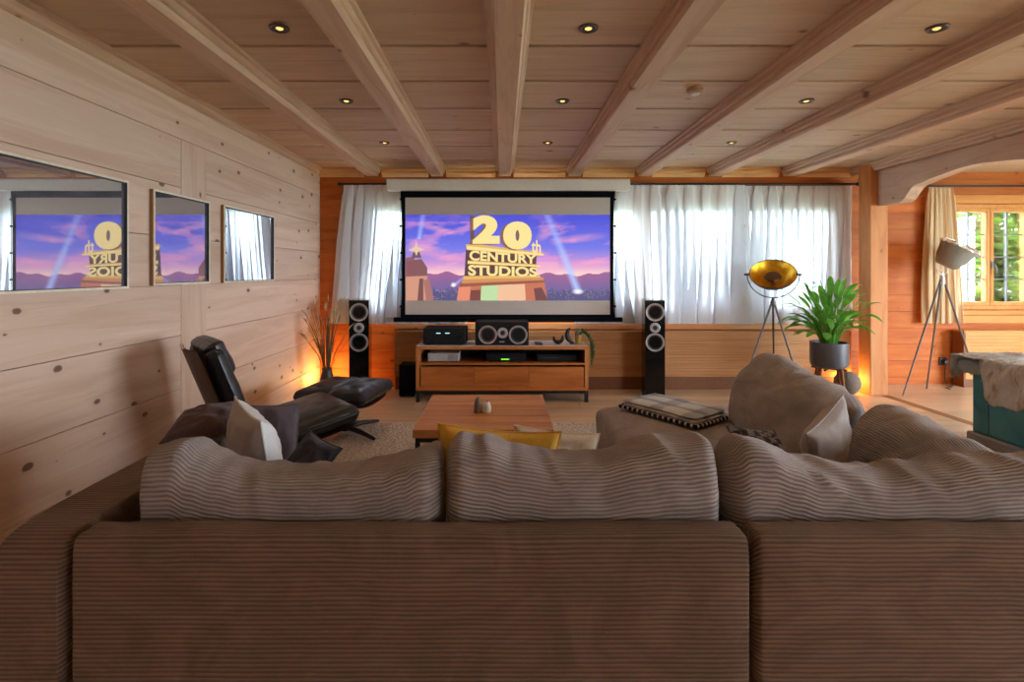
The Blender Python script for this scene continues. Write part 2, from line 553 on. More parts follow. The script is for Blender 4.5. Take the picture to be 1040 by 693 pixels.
# ------------------------------------------------------------------ mesh builder
class MB:
    def __init__(self):
        self.v, self.f, self.pv, self.mi, self.uv, self.col = [], [], [], [], {}, {}
        self.mat = 0
        self.cpv = 0.0
        self.ccol = None

    def add(self, verts, faces, uvs=None):
        b = len(self.v)
        self.v.extend(tuple(p) for p in verts)
        for k, f in enumerate(faces):
            i = len(self.f)
            self.f.append(tuple(b + j for j in f))
            self.pv.append(self.cpv)
            self.mi.append(self.mat)
            if uvs is not None:
                self.uv[i] = [uvs[j] for j in f]
            if self.ccol is not None:
                self.col[i] = self.ccol
        return b

    def box(self, x0, y0, z0, x1, y1, z1, T=None, bev=0.0):
        if bev > 0:
            bev = min(bev, abs(x1 - x0) * 0.49, abs(y1 - y0) * 0.49, abs(z1 - z0) * 0.49)
            vs, key = [], {}
            lo, hi = (x0, y0, z0), (x1, y1, z1)
            for sx in (0, 1):
                for sy in (0, 1):
                    for sz in (0, 1):
                        s = (sx, sy, sz)
                        for ax in range(3):
                            p = []
                            for i in range(3):
                                e = (lo, hi)[s[i]][i]
                                if i != ax:
                                    e += bev if s[i] == 0 else -bev
                                p.append(e)
                            key[(s, ax)] = len(vs)
                            vs.append(p)
            fs = []
            for ax in range(3):
                o1, o2 = [i for i in range(3) if i != ax]
                for sd in (0, 1):
                    q = []
                    for (a, b) in ((0, 0), (1, 0), (1, 1), (0, 1)):
                        s = [0, 0, 0]
                        s[ax], s[o1], s[o2] = sd, a, b
                        q.append(key[(tuple(s), ax)])
                    fs.append(q)
                for a in (0, 1):
                    for b in (0, 1):
                        s0, s1 = [0, 0, 0], [0, 0, 0]
                        s0[o1] = s1[o1] = a
                        s0[o2] = s1[o2] = b
                        s0[ax], s1[ax] = 0, 1
                        fs.append([key[(tuple(s0), o1)], key[(tuple(s1), o1)], key[(tuple(s1), o2)], key[(tuple(s0), o2)]])
            for sx in (0, 1):
                for sy in (0, 1):
                    for sz in (0, 1):
                        fs.append([key[((sx, sy, sz), ax)] for ax in range(3)])
        else:
            vs = [(x, y, z) for x in (x0, x1) for y in (y0, y1) for z in (z0, z1)]
            fs = [(0, 1, 3, 2), (4, 6, 7, 5), (0, 4, 5, 1), (2, 3, 7, 6), (0, 2, 6, 4), (1, 5, 7, 3)]
        if T is not None:
            vs = [T @ Vector(p) for p in vs]
        self.add(vs, fs)
        return self

    def prism(self, pts, d, axis='y', T=None, base=0.0):
        """pts: 2-D outline; extruded along axis by d from base. axis y: pts=(x,z); x: (y,z); z: (x,y)"""
        n = len(pts)

        def mk(p, h):
            if axis == 'y':
                return (p[0], h, p[1])
            if axis == 'x':
                return (h, p[0], p[1])
            return (p[0], p[1], h)
        vs = [mk(p, base) for p in pts] + [mk(p, base + d) for p in pts]
        if T is not None:
            vs = [T @ Vector(p) for p in vs]
        fs = [tuple(range(n)), tuple(range(2 * n - 1, n - 1, -1))]
        fs += [(i, (i + 1) % n, n + (i + 1) % n, n + i) for i in range(n)]
        self.add(vs, fs)
        return self

    def tube(self, pts, r, n=10, cap=True, closed=False):
        pts = [Vector(p) for p in pts]
        rs = r if isinstance(r, (list, tuple)) else [r] * len(pts)
        vs, fs = [], []
        up = None
        m = len(pts)
        for i, p in enumerate(pts):
            if closed:
                d = pts[(i + 1) % m] - pts[i - 1]
            else:
                d = pts[min(i + 1, m - 1)] - pts[max(i - 1, 0)]
            d.normalize()
            if up is None:
                up = Vector((0, 0, 1)) if abs(d.z) < 0.9 else Vector((1, 0, 0))
            a = d.cross(up)
            if a.length < 1e-5:
                a = d.cross(Vector((0.3, 1, 0.2)))
            a.normalize()
            b = a.cross(d).normalized()
            up = b
            for k in range(n):
                t = 2 * PI * k / n
                vs.append(p + (a * math.cos(t) + b * math.sin(t)) * rs[i])
        for i in range(m if closed else m - 1):
            j = (i + 1) % m
            for k in range(n):
                k2 = (k + 1) % n
                fs.append((i * n + k, i * n + k2, j * n + k2, j * n + k))
        if cap and not closed:
            fs.append(tuple(range(n - 1, -1, -1)))
            fs.append(tuple((m - 1) * n + k for k in range(n)))
        self.add(vs, fs)
        return self

    def lathe(self, prof, n=32, T=None, cap=True):
        """prof: (r,z) list around the z axis"""
        vs, fs = [], []
        m = len(prof)
        for r, z in prof:
            for k in range(n):
                t = 2 * PI * k / n
                vs.append(Vector((r * math.cos(t), r * math.sin(t), z)))
        for i in range(m - 1):
            for k in range(n):
                k2 = (k + 1) % n
                fs.append((i * n + k, i * n + k2, (i + 1) * n + k2, (i + 1) * n + k))
        if cap:
            fs.append(tuple(range(n - 1, -1, -1)))
            fs.append(tuple((m - 1) * n + k for k in range(n)))
        if T is not None:
            vs = [T @ p for p in vs]
        self.add(vs, fs)
        return self

    def grid(self, nu, nv, fn, uvfn=None, closeu=False):
        vs = [fn(i / (nu if closeu else nu - 1), j / (nv - 1)) for j in range(nv) for i in range(nu)]
        uvs = None
        fs = []
        uu = {}
        for j in range(nv - 1):
            for i in range(nu if closeu else nu - 1):
                i2 = (i + 1) % nu
                fs.append((j * nu + i, j * nu + i2, (j + 1) * nu + i2, (j + 1) * nu + i))
        st = len(self.f)
        self.add(vs, fs)
        if uvfn:
            k = st
            for j in range(nv - 1):
                for i in range(nu if closeu else nu - 1):
                    a, b = i / (nu if closeu else nu - 1), (i + 1) / (nu if closeu else nu - 1)
                    c, d = j / (nv - 1), (j + 1) / (nv - 1)
                    self.uv[k] = [uvfn(a, c), uvfn(b, c), uvfn(b, d), uvfn(a, d)]
                    k += 1
        return self

    def build(self, name, mats, parent=None, smooth=True, angle=35, bevel=0.0, sub=0, fixn=True):
        me = bpy.data.meshes.new(name)
        me.from_pydata(self.v, [], self.f)
        if not isinstance(mats, (list, tuple)):
            mats = [mats]
        for m in mats:
            me.materials.append(m)
        if self.f:
            me.polygons.foreach_set('material_index', self.mi)
            a = me.attributes.new('pv', 'FLOAT', 'FACE')
            a.data.foreach_set('value', self.pv)
            if self.uv:
                ul = me.uv_layers.new(name='UVMap')
                for p in me.polygons:
                    u = self.uv.get(p.index)
                    if u:
                        for li, q in zip(p.loop_indices, u):
                            ul.data[li].uv = q
            if self.col:
                ca = me.attributes.new('col', 'FLOAT_COLOR', 'FACE')
                buf = []
                for i in range(len(self.f)):
                    buf.extend(self.col.get(i, (0, 0, 0, 1)))
                ca.data.foreach_set('color', buf)
        me.validate()
        if fixn:
            import bmesh
            bm = bmesh.new()
            bm.from_mesh(me)
            bmesh.ops.recalc_face_normals(bm, faces=bm.faces)
            bm.to_mesh(me)
            bm.free()
        if smooth:
            me.polygons.foreach_set('use_smooth', [True] * len(me.polygons))
            me.set_sharp_from_angle(angle=math.radians(angle))
        me.update()
        o = bpy.data.objects.new(name, me)
        COL.objects.link(o)
        if parent is not None:
            o.parent = parent
        if bevel:
            b = o.modifiers.new('bevel', 'BEVEL')
            b.width = bevel
            b.segments = 2
            b.limit_method = 'ANGLE'
        if sub:
            s = o.modifiers.new('sub', 'SUBSURF')
            s.levels = s.render_levels = sub
        return o


def tag(o, label=None, cat=None, group=None, kind=None):
    if label:
        o['label'] = label
    if cat:
        o['category'] = cat
    if group:
        o['group'] = group
    if kind:
        o['kind'] = kind
    return o


def thing(name, label, cat, loc=(0, 0, 0), rz=0, group=None):
    o = bpy.data.objects.new(name, None)
    o.empty_display_size = 0.1
    COL.objects.link(o)
    o.location = loc
    o.rotation_euler = (0, 0, rz)
    return tag(o, label, cat, group)


def struct(name, mb, mats, parent=None, **kw):
    o = mb.build(name, mats, parent, **kw)
    if parent is None:
        o['kind'] = 'structure'
    return o


def dup(root, loc, rz=None, label=None):
    r = root.copy()
    COL.objects.link(r)
    r.location = loc
    if rz is not None:
        r.rotation_euler = (0, 0, rz)
    if label:
        r['label'] = label
    for ch in list(root.children):
        c = ch.copy()
        COL.objects.link(c)
        c.parent = r
        for g in list(ch.children):
            d = g.copy()
            COL.objects.link(d)
            d.parent = c
    return r


def RX(a): return Matrix.Rotation(a, 4, 'X')
def RY(a): return Matrix.Rotation(a, 4, 'Y')
def RZ(a): return Matrix.Rotation(a, 4, 'Z')
def TR(x, y, z): return Matrix.Translation((x, y, z))


def rp():
    return R.random()


# ================================================================== ROOM
XL, YB, ZC = -2.046, 5.75, 2.45
YA = 5.92
XR, YR = 7.6, -2.6

# ---- floor: oak boards along X
mb = MB()
y = YR
while y < YA + 0.1:
    x = XL - 0.1 - rp() * 1.2
    while x < XR:
        L = 1.4 + rp() * 0.9
        mb.cpv = rp()
        x0, x1 = max(x, XL - 0.1), min(x + L, XR + 0.1)
        if x1 > x0:
            mb.box(x0, y, -0.03, x1 - 0.0015, y + 0.1485, 0.0)
        x += L
    y += 0.15
struct('floor', mb, M['oak_floor'])
mb = MB()
mb.cpv = 0.3
mb.box(3.97, -1.0, -0.01, 4.06, 5.36, 0.002)
struct('trim_3', mb, wood('threshold_oak', C(176, 124, 80), C(140, 92, 54), C(90, 50, 30), g=1, a=0, knots=0))

# ---- left wall: pale pine boards along Y, upright board between
mb = MB()
rows = [0.0, 0.24, 0.56, 0.9, 1.22, 1.52, 1.84, 2.15, 2.47]
UY0, UY1 = 3.264, 3.535
for i in range(len(rows) - 1):
    z0, z1 = rows[i], rows[i + 1] - 0.003
    spans = [(YR, UY0 - 0.002), (UY1 + 0.002, YB + 0.05)] if z1 < 2.2 else [(YR, 1.9), (1.902, YB + 0.05)]
    for (a, b) in spans:
        mb.cpv = rp()
        mb.box(XL - 0.04, a, z0, XL, b, z1, bev=0.0015)
mb.cpv = 0.5
mb.box(XL - 0.08, YR, 0, XL - 0.035, YB + 0.05, 2.47)
mb.mat = 1
mb.cpv = 0.31
mb.box(XL - 0.04, UY0, 0.0, XL + 0.002, UY1, 2.147, bev=0.0015)
struct('wall_left', mb, [M['pine_left'], M['pine_left_v']], smooth=False)

# ---- ceiling: boards along X with open dark joints
seams = [-2.6, -2.03, -1.47, -0.9, -0.33, 0.24, 0.81, 1.38, 1.97, 2.60, 3.08, 3.60, 4.15, 4.70, 5.29, 6.05]
mb = MB()
for i in range(len(seams) - 1):
    for (a, b) in ((XL - 0.05, -1.445), (-1.445, -0.74), (-0.74, 0.033), (0.033, 0.807), (0.807, 1.581), (1.581, 2.366), (2.366, 3.196), (3.196, 3.95), (3.95, XR)):
        mb.cpv = rp()
        mb.box(a, seams[i] + 0.014, ZC, b, seams[i + 1] - 0.014, ZC + 0.025, bev=0.003)
mb.mat = 1
mb.box(XL - 0.1, YR, ZC + 0.014, XR + 0.1, 6.1, ZC + 0.05)
struct('ceiling', mb, [M['pine_ceil'], plain('joint_dark_wood', C(84, 42, 20), 0.9)], smooth=False)

# ---- beams
beam_x = [-1.445, -0.725, 0.028, 0.807, 1.581, 2.366, 3.196, 3.95]
prof = [(-0.105, 2.452), (-0.105, 2.432), (-0.088, 2.427), (-0.088, 2.404), (-0.082, 2.398), (-0.070, 2.394), (-0.070, 2.374), (-0.060, 2.360)]
prof = prof + [(-x, z) for x, z in reversed(prof)]
for bx in beam_x:
    mb = MB()
    mb.cpv = rp()
    mb.prism([(bx + x, z) for x, z in prof], 5.70 - YR, 'y', base=YR)
    struct('ceiling_beam', mb, M['pine_beam'], smooth=False)
# cornice strips between beams along the back wall, and along the left wall
mb = MB()
cp = [(5.75, 2.36), (5.735, 2.36), (5.725, 2.385), (5.70, 2.395), (5.695, 2.42), (5.66, 2.43), (5.66, 2.452), (5.75, 2.452)]
edges = [XL] + [v for bx in beam_x[:-1] for v in (bx - 0.10, bx + 0.10)] + [3.9]
for i in range(0, len(edges), 2):
    mb.cpv = rp()
    mb.prism(cp, edges[i + 1] - edges[i], 'x', base=edges[i])
struct('trim_1', mb, wood('cornice_pine', C(232, 186, 130), C(206, 150, 92), C(110, 66, 44), g=0, a=2, knots=0.4), smooth=False)
mb = MB()
mb.cpv = 0.4
mb.prism([(XL, 2.452), (XL + 0.055, 2.452), (XL + 0.055, 2.43), (XL + 0.035, 2.425), (XL + 0.025, 2.39), (XL, 2.38)], 5.66 - YR, 'y', base=YR)
struct('trim_2', mb, M['pine_beam'], smooth=False)


# ---- planked wall with rectangular holes
def plank_wall(mb, x0, x1, Y, th, z0, z1, holes, ph, start=0.0):
    zs = sorted(set([z0, z1] + [h[2] for h in holes] + [h[3] for h in holes] + [z for z in np.arange(start, z1, ph) if z0 < z < z1]))
    for i in range(len(zs) - 1):
        a, b = zs[i], zs[i + 1]
        mb.cpv = 0.123 + 0.377 * math.floor((a + 1e-4 - start) / ph) % 1.0
        zc = (a + b) / 2
        hs = sorted((h[0], h[1]) for h in holes if h[2] < zc < h[3])
        x = x0
        for (h0, h1) in hs + [(x1, x1)]:
            if h0 > x:
                gap = 0.0025 if abs((b - start) / ph - round((b - start) / ph)) < 1e-3 else 0.0
                mb.box(x, Y, a, h0, Y + th, b - gap)
            x = h1


# main window bank
WX0, WX1, WZ0, WZ1 = PX(366, YB), PX(848, YB), PZ(319, YB), PZ(206, YB)
cells = [366, 452, 551, 652, 750, 848]
mb = MB()
plank_wall(mb, XL - 0.1, 4.12, YB, 0.03, 0, 2.47, [(WX0, WX1, WZ0, WZ1)], 0.19, 0.02)
mb.cpv = 0.2
plank_wall(mb, XL - 0.1, 4.12, YB + 0.03, 0.12, 0, 2.47, [(WX0, WX1, WZ0, WZ1)], 3.0, 0.02)
struct('wall_back', mb, M['pine_back'], smooth=False)
# alcove wall
AX0, AX1 = PX(962, YA), PX(1050, YA)
AZ0, AZ1 = PZ(315, YA), PZ(207, YA)
mb = MB()
plank_wall(mb, 4.10, XR + 0.1, YA, 0.03, 0, 2.47, [(AX0, AX1, AZ0, AZ1)], 0.19, 0.08)
plank_wall(mb, 4.10, XR + 0.1, YA + 0.03, 0.12, 0, 2.47, [(AX0, AX1, AZ0, AZ1)], 3.0, 0.02)
mb.box(4.10, YB + 0.01, 0, 4.125, YA + 0.02, 2.47)
struct('wall_alcove', mb, M['pine_back'], smooth=False)
# right and rear walls (out of the picture) with unseen openings added to let daylight in
RW = [(0.3, 3.7, 0.15, 2.2)]
mb = MB()
T = Matrix(((0, -1, 0, 0), (1, 0, 0, 0), (0, 0, 1, 0), (0, 0, 0, 1)))


def side_wall(mb, X, holes):
    t2 = MB()
    plank_wall(t2, YR, YA + 0.15, 0, 0.12, 0, 2.47, holes, 0.31, 0.0)
    mb.v = [(X + y, x, z) for x, y, z in t2.v]
    mb.f, mb.pv, mb.mi = t2.f, t2.pv, t2.mi


side_wall(mb, XR, RW)
struct('wall_right', mb, M['pine_left'], smooth=False)
REAR = [(4.6, 6.2, 1.0, 2.1)]
mb = MB()
plank_wall(mb, XL, XR, YR - 0.12, 0.12, 0, 2.47, REAR, 0.31, 0.0)
struct('wall_rear', mb, wood('rear_pine_boards', C(236, 208, 178), C(202, 164, 128), C(84, 56, 42), g=0, a=2), smooth=False)


# ---- windows
def window(n, x0, x1, z0, z1, Y, casements, cols, rws, fw=0.05, handle=None):
    """casements: list of (x0,x1); wooden frame parts and glass panes with thin bars"""
    root = thing('window_%d' % n, None, None)
    root['kind'] = 'structure'
    mb = MB()
    d0, d1 = Y + 0.02, Y + 0.09
    for (a, b, c, d) in ((x0, x1, z0, z0 + fw), (x0, x1, z1 - fw, z1), (x0, x0 + fw, z0 + fw, z1 - fw), (x1 - fw, x1, z0 + fw, z1 - fw)):
        mb.cpv = rp()
        mb.box(a, d0, c, b, d1, d, bev=0.004)
    mb.build('window_frame', M['pine_window'], root)
    for (a, b) in casements:
        mb = MB()
        s = 0.042
        za, zb = z0 + fw, z1 - fw
        for (p, q, c, d) in ((a, b, za, za + s), (a, b, zb - s, zb), (a, a + s, za + s, zb - s), (b - s, b, za + s, zb - s)):
            mb.cpv = rp()
            mb.box(p, d0 - 0.018, c, q, d1 - 0.02, d, bev=0.005)
        mb.build('sash', M['pine_window'], root)
        g = MB()
        g.box(a + s - 0.004, Y + 0.045, za + s - 0.004, b - s + 0.004, Y + 0.049, zb - s + 0.004)
        gl = g.build('pane', M['glass'], root)
        if cols > 1 or rws > 1:
            m2 = MB()
            for k in range(1, cols):
                x = a + s + (b - a - 2 * s) * k / cols
                m2.box(x - 0.008, Y + 0.036, za + s, x + 0.008, Y + 0.058, zb - s)
            for k in range(1, rws):
                z = za + s + (zb - za - 2 * s) * k / rws
                m2.box(a + s, Y + 0.038, z - 0.006, b - s, Y + 0.056, z + 0.006)
            m2.build('muntin', M['grey_metal'], gl)
    if handle:
        hx, hz = handle
        mb = MB()
        mb.box(hx - 0.015, d0 - 0.026, hz - 0.04, hx + 0.015, d0 - 0.017, hz + 0.04, bev=0.003)
        mb.tube([(hx, d0 - 0.02, hz), (hx, d0 - 0.055, hz), (hx + 0.01, d0 - 0.06, hz - 0.05), (hx + 0.012, d0 - 0.06, hz - 0.10)], 0.009)
        mb.build('window_handle', M['grey_metal'], root)
    return root


for k in range(5):
    a, b = PX(cells[k], YB), PX(cells[k + 1], YB)
    window(k + 1, a + 0.002, b - 0.002, WZ0 + 0.002, WZ1 - 0.002, YB, [(a + 0.052, b - 0.052)], 1, 1)
xm = PX(1006, YA)
window(6, AX0 + 0.002, AX1 - 0.002, AZ0 + 0.002, AZ1 - 0.002, YA, [(AX0 + 0.052, xm - 0.001), (xm + 0.001, AX1 - 0.052)], 2, 4,
       handle=(xm + 0.02, PZ(269, YA)))
# window casing boards and sill of the alcove window
mb = MB()
mb.cpv = 0.7
mb.box(AX0 - 0.1, YA - 0.018, AZ1, AX1 + 0.1, YA, AZ1 + 0.10, bev=0.004)
mb.cpv = 0.2
mb.box(AX0 - 0.1, YA - 0.05, AZ0 - 0.055, AX1 + 0.1, YA, AZ0, bev=0.006)
mb.cpv = 0.9
mb.box(AX0 - 0.1, YA - 0.02, AZ0 - 0.15, AX1 + 0.1, YA, AZ0 - 0.06, bev=0.004)
struct('trim_4', mb, wood('casing_pine', C(226, 160, 88), C(196, 122, 58), C(120, 66, 30), g=0, a=2, knots=0.3), smooth=False)
mb = MB()
mb.cpv = 0.55
mb.box(PX(400, 5.66), 5.69, PZ(334.5, 5.69), 4.0, YB, PZ(328.5, 5.69), bev=0.004)
struct('trim_5', mb, wood('sill_pine', C(232, 176, 120), C(206, 132, 74), C(120, 66, 30), g=0, a=2, knots=0.8), smooth=False)

# ---- post and arched lintel
mb = MB()
mb.cpv = 0.4
mb.box(3.855, 5.36, 0.0, 4.04, 5.54, ZC, bev=0.006)
struct('post', mb, M['pine_post'], smooth=False)
mb = MB()
mb.cpv = 0.8
mb.box(3.855, 3.36, 0.0, 4.04, 3.5, ZC, bev=0.006) if False else None
half = [(5.36, 1.988), (5.067, 1.985), (5.01, 2.01), (4.961, 2.062), (4.909, 2.112), (4.86, 2.13), (4.809, 2.135), (4.704, 2.156), (4.541, 2.176), (4.405, 2.192), (4.30, 2.196)]
mir = [(8.6 - y, z) for y, z in reversed(half[:-1])]
bott = half + mir                       # 5.36 .. 3.24
second = [(y - 2.12, z) for y, z in bott]
outline = [(5.36, 2.352)] + bott + second[1:] + [(second[-1][0], 2.352)]
mb.prism(outline, 0.12, 'x', base=3.93)
struct('lintel', mb, M['pine_lintel'], smooth=False)

# ---- radiator covers under the windows
mb = MB()
cx0, cx1 = PX(400.5, 5.63), 3.84
ctop, cz0 = PZ(336.5, 5.63), PZ(383, 5.63)
n = 16
t = thing('radiator_cover', 'long slatted wooden radiator cover under the wide curtained window', 'radiator cover', (0, 0, 0))
for k in range(n):
    a = cz0 + (ctop - 0.02 - cz0) * k / n
    b = cz0 + (ctop - 0.02 - cz0) * (k + 1) / n
    mb.cpv = rp()
    mb.box(cx0, 5.63, a + 0.0015, cx1, 5.65, b - 0.0015)
mb.build('front_panel', M['cover_wood'], t, smooth=False)
mb = MB()
mb.cpv = .4
mb.box(cx0, 5.625, ctop - 0.02, cx1, 5.745, ctop, bev=0.003)
mb.build('top_board', M['cover_wood'], t)
mb = MB()
mb.box(cx0, 5.651, 0.0, cx0 + 0.02, 5.745, ctop - 0.021)
mb.build('end_panel', M['cover_wood'], t)
mb = MB()
mb.box(cx0 + 0.01, 5.645, 0.0, cx1, 5.66, cz0)
mb.build('plinth', M['plinth'], t)
t = thing('radiator_cover', 'pale wooden radiator cover under the barred window on the right', 'radiator cover', (0, 0, 0))
mb = MB()
ax0, ax1 = PX(979, 5.74), 7.3
atop = PZ(336, 5.74)
for k in range(14):
    a = 0.09 + (atop - 0.02 - 0.09) * k / 14
    b = 0.09 + (atop - 0.02 - 0.09) * (k + 1) / 14
    mb.cpv = rp()
    mb.box(ax0 + 0.02, 5.74, a + 0.001, ax1, 5.76, b - 0.001)
mb.build('front_panel', M['alcove_cover'], t, smooth=False)
mb = MB()
mb.box(ax0, 5.735, atop - 0.02, ax1, 5.89, atop, bev=0.003)
mb.build('top_board', M['alcove_cover'], t)
mb = MB()
mb.box(ax0, 5.742, 0.0, ax0 + 0.019, 5.89, atop - 0.021)
mb.box(ax0 + 0.02, 5.765, 0.0, ax1, 5.78, 0.09)
mb.build('end_panel', M['plinth'], t)  # end panel coloured dark in place of the shade on that side

# ================================================================== OUTSIDE
mb = MB()
mb.box(-60, 6.3, -3.2, 80, 120, -3.0)
mb.box(-60, -90, -3.2, 80, -3.2, -3.0)
mb.box(8.0, -3.2, -3.2, 80, 6.3, -3.0)
struct('ground', mb, M['ground'])


def tree(label, x, y, h, cr, seed, nleaf=1500, zc=None):
    r = random.Random(seed)
    root = thing('leafy_tree', label, 'tree', (x, y, -3.0), 0, 'trees outside the windows')
    mb = MB()
    zc = zc or h * 0.62
    mb.tube([(0, 0, 0), (0.05, 0, h * 0.3), (-0.03, 0.05, h * 0.6), (0.02, 0, h * 0.9)], [0.16, 0.13, 0.09, 0.03], 10)
    for k in range(9):
        a = r.random() * 6.28
        z = h * (0.35 + 0.06 * k)
        mb.tube([(0, 0, z), (math.cos(a) * cr * 0.45, math.sin(a) * cr * 0.45, z + 0.4), (math.cos(a) * cr * 0.85, math.sin(a) * cr * 0.85, z + 0.6)], [0.05, 0.035, 0.012], 6)
    mb.build('trunk', M['bark'], root)
    mb = MB()
    blobs = [(r.uniform(-1, 1) * cr * 0.7, r.uniform(-1, 1) * cr * 0.7, zc + r.uniform(-1, 1) * h * 0.36, r.uniform(0.5, 0.8) * cr * 0.75) for _ in range(40)]
    for _ in range(nleaf):
        b = r.choice(blobs)
        d = Vector((r.gauss(0, 1), r.gauss(0, 1), r.gauss(0, 1))).normalized() * b[3] * r.uniform(0.5, 1.05)
        c = Vector(b[:3]) + d
        q = Matrix.Rotation(r.uniform(0, 6.28), 3, 'Z') @ Matrix.Rotation(r.uniform(-1, 1), 3, 'X')
        s = r.uniform(0.08, 0.16)
        mb.add([c + q @ Vector(p) * s for p in ((-1, 0, 0), (-0.2, 0.5, 0.1), (1, 0, -0.1), (-0.2, -0.5, 0.1))], [(0, 1, 2, 3)])
    mb.build('crown', M['tree_leaf'], root, smooth=False, fixn=False)
    return root


tree('bright green tree outside the barred window, seen through its left casement', 9.45, 10.2, 6.6, 1.05, 1, 4200)
tree('bright green tree outside the barred window, seen through its right casement', 11.75, 11.6, 6.4, 1.1, 2, 4200)

# ================================================================== CURTAINS
def rod(label, x0, x1, y, z, fin=True):
    t = thing('curtain_rod', label, 'curtain rod', (0, 0, 0))
    mb = MB()
    mb.tube([(x0, y, z), (x1, y, z)], 0.012, 12)
    mb.build('pole', M['black'], t)
    for x in (x0, x1):
        mb = MB()
        mb.lathe([(0.012, -0.01), (0.02, 0.0), (0.022, 0.02), (0.012, 0.035), (0.002, 0.04)], 14, TR(x, y, z) @ RY(PI / 2 if x > x0 else -PI / 2))
        mb.build('finial', M['black'], t)
    return t


RODY = 5.655
rodz = PZ(187, RODY)
rod('long black curtain rod above the wide window behind the screen', PX(346, RODY), PX(870, RODY), RODY, rodz)


def curtain(name, label, xt0, xt1, xb0, xb1, ztop, zbot, Y, pleats, amp, mat, seed, group=None, nu=None):
    r = random.Random(seed)
    nu = nu or int(pleats * 20)
    ph = r.random() * 10
    mb = MB()

    def fn(u, v):
        z = ztop + (zbot - ztop) * v
        # pleats wander a little on their way down
        uu = u + 0.012 * math.sin(v * 3.0 + u * 9 + ph) * v
        w = 0.5 + 0.5 * noise.noise(Vector((u * pleats * 0.35 + ph, v * 0.8, ph)))
        yy = math.sin(2 * PI * pleats * uu + 1.2 * noise.noise(Vector((u * 6, v * 1.2, ph)))) * amp * (0.35 + 0.9 * w) * (0.55 + 0.6 * v)
        s = min(1.0, v * 14)
        yy = yy * (0.35 + 0.65 * s) + 0.004 * math.sin(2 * PI * pleats * 3 * u) * (1 - s)
        xt, xb = xt0 + (xt1 - xt0) * u, xb0 + (xb1 - xb0) * u
        x = xt + (xb - xt) * (v ** 0.8)
        x += 0.42 * abs(xb1 - xb0) / pleats * math.sin(4 * PI * pleats * uu + ph) * min(1.6, w * w * 3.0) * s * (0.4 + 0.6 * v)
        return (x, Y + yy, z)
    mb.grid(nu, 26, fn)
    o = mb.build(name, mat, None, fixn=False, angle=180)
    return tag(o, label, 'curtain', group)


CZ0, CZ1 = rodz - 0.016, PZ(328.5, RODY)
CY = 5.62
SG = 'white sheer curtains of the wide window'
curtain('sheer_curtain', 'white sheer curtain hanging left of the projector screen', PX(349, CY), PX(478, CY), PX(338, CY), PX(474, CY), CZ0, CZ1, CY, 13, 0.028, M['sheer'], 3, SG)
curtain('sheer_curtain', 'white sheer curtain directly right of the projector screen, behind the tall speaker', PX(585, CY), PX(757, CY), PX(588, CY), PX(757, CY), CZ0, CZ1, CY + 0.008, 10, 0.026, M['sheer'], 11, SG)
curtain('sheer_curtain', 'white sheer curtain behind the gold dish lamp and the potted plant', PX(745, CY), PX(869, CY), PX(744, CY), PX(866, CY), CZ0, CZ1, CY + 0.06, 8, 0.026, M['sheer'], 23, SG)
ary = 5.84
rod('black curtain rod above the barred window on the right', PX(940, ary), 7.3, ary, PZ(189, ary))
curtain('cream_curtain', 'cream opaque curtain beside the barred window, behind the grey tripod lamp', PX(943, ary), PX(968, ary), PX(937, ary), PX(978, ary), PZ(189, ary) - 0.014, PZ(328.5, ary), ary - 0.005, 6, 0.028, M['cream_curtain'], 5)

# ================================================================== PROJECTOR SCREEN
SY = 5.50
t = thing('projector_screen', 'wide pull-down projector screen showing a film title', 'projector screen', (0, 0, 0))
mb = MB()
mb.box(PX(392.5, 5.45), 5.44, PZ(193.5, 5.45), PX(640, 5.45), 5.555, PZ(181.8, 5.45), bev=0.008)
mb.build('housing', M['white_case'], t)
mb = MB()
xo0, xo1, zo0, zo1 = PX(408, SY), PX(623.3, SY), PZ(323, SY), PZ(193.6, SY)
xi0, xi1, zi0, zi1 = PX(411.6, SY), PX(619.6, SY), PZ(319.6, SY), PZ(200.8, SY)
# border with the slightly waisted sides of a tensioned cloth
NS = 12
for side in (0, 1):
    vs, fs = [], []
    for k in range(NS + 1):
        s = k / NS
        z = zo1 + (zo0 - zo1) * s
        bow = 0.012 * (2 * s - 1) ** 4
        if side == 0:
            a, b = xo0 - bow, xi0
        else:
            a, b = xi1, xo1 + bow
        for yy in (SY, SY + 0.004):
            vs += [(a, yy, z), (b, yy, z)]
    for k in range(NS):
        i = k * 4
        fs += [(i, i + 1, i + 5, i + 4), (i + 2, i + 6, i + 7, i + 3), (i, i + 4, i + 6, i + 2), (i + 1, i + 3, i + 7, i + 5)]
    mb.add(vs, fs)
mb.box(xi0, SY, zi1, xi1, SY + 0.004, zo1)
mb.box(xi0, SY, zo0, xi1, SY + 0.004, zi0)
mb.build('screen_frame', M['screen_black'], t, smooth=False)
mb = MB()
mb.box(xi0, SY + 0.001, zi0, xi1, SY + 0.004, zi1)
mb.build('screen_cloth', M['lens'], t, smooth=False)
mb = MB()
mb.box(PX(400, SY), SY - 0.02, PZ(327, SY), PX(632, SY), SY + 0.025, PZ(322.5, SY), bev=0.004)
mb.build('bottom_bar', M['screen_black'], t)
for sx in (PX(407.0, SY), PX(624.6, SY)):
    mb = MB()
    mb.tube([(sx, SY, zo0), (sx + (0.010 if sx > 0 else -0.010) * -0.3, SY, (zo0 + zo1) / 2), (sx, SY, zo1)], 0.003, 6)
    for k in range(5):
        z = zo1 + (zo0 - zo1) * (0.07 + 0.21 * k)
        mb.lathe([(0.002, -0.012), (0.013, -0.008), (0.013, 0.008), (0.002, 0.012)], 10, TR(sx, SY, z))
    mb.build('tension_cord', M['screen_black'], t)

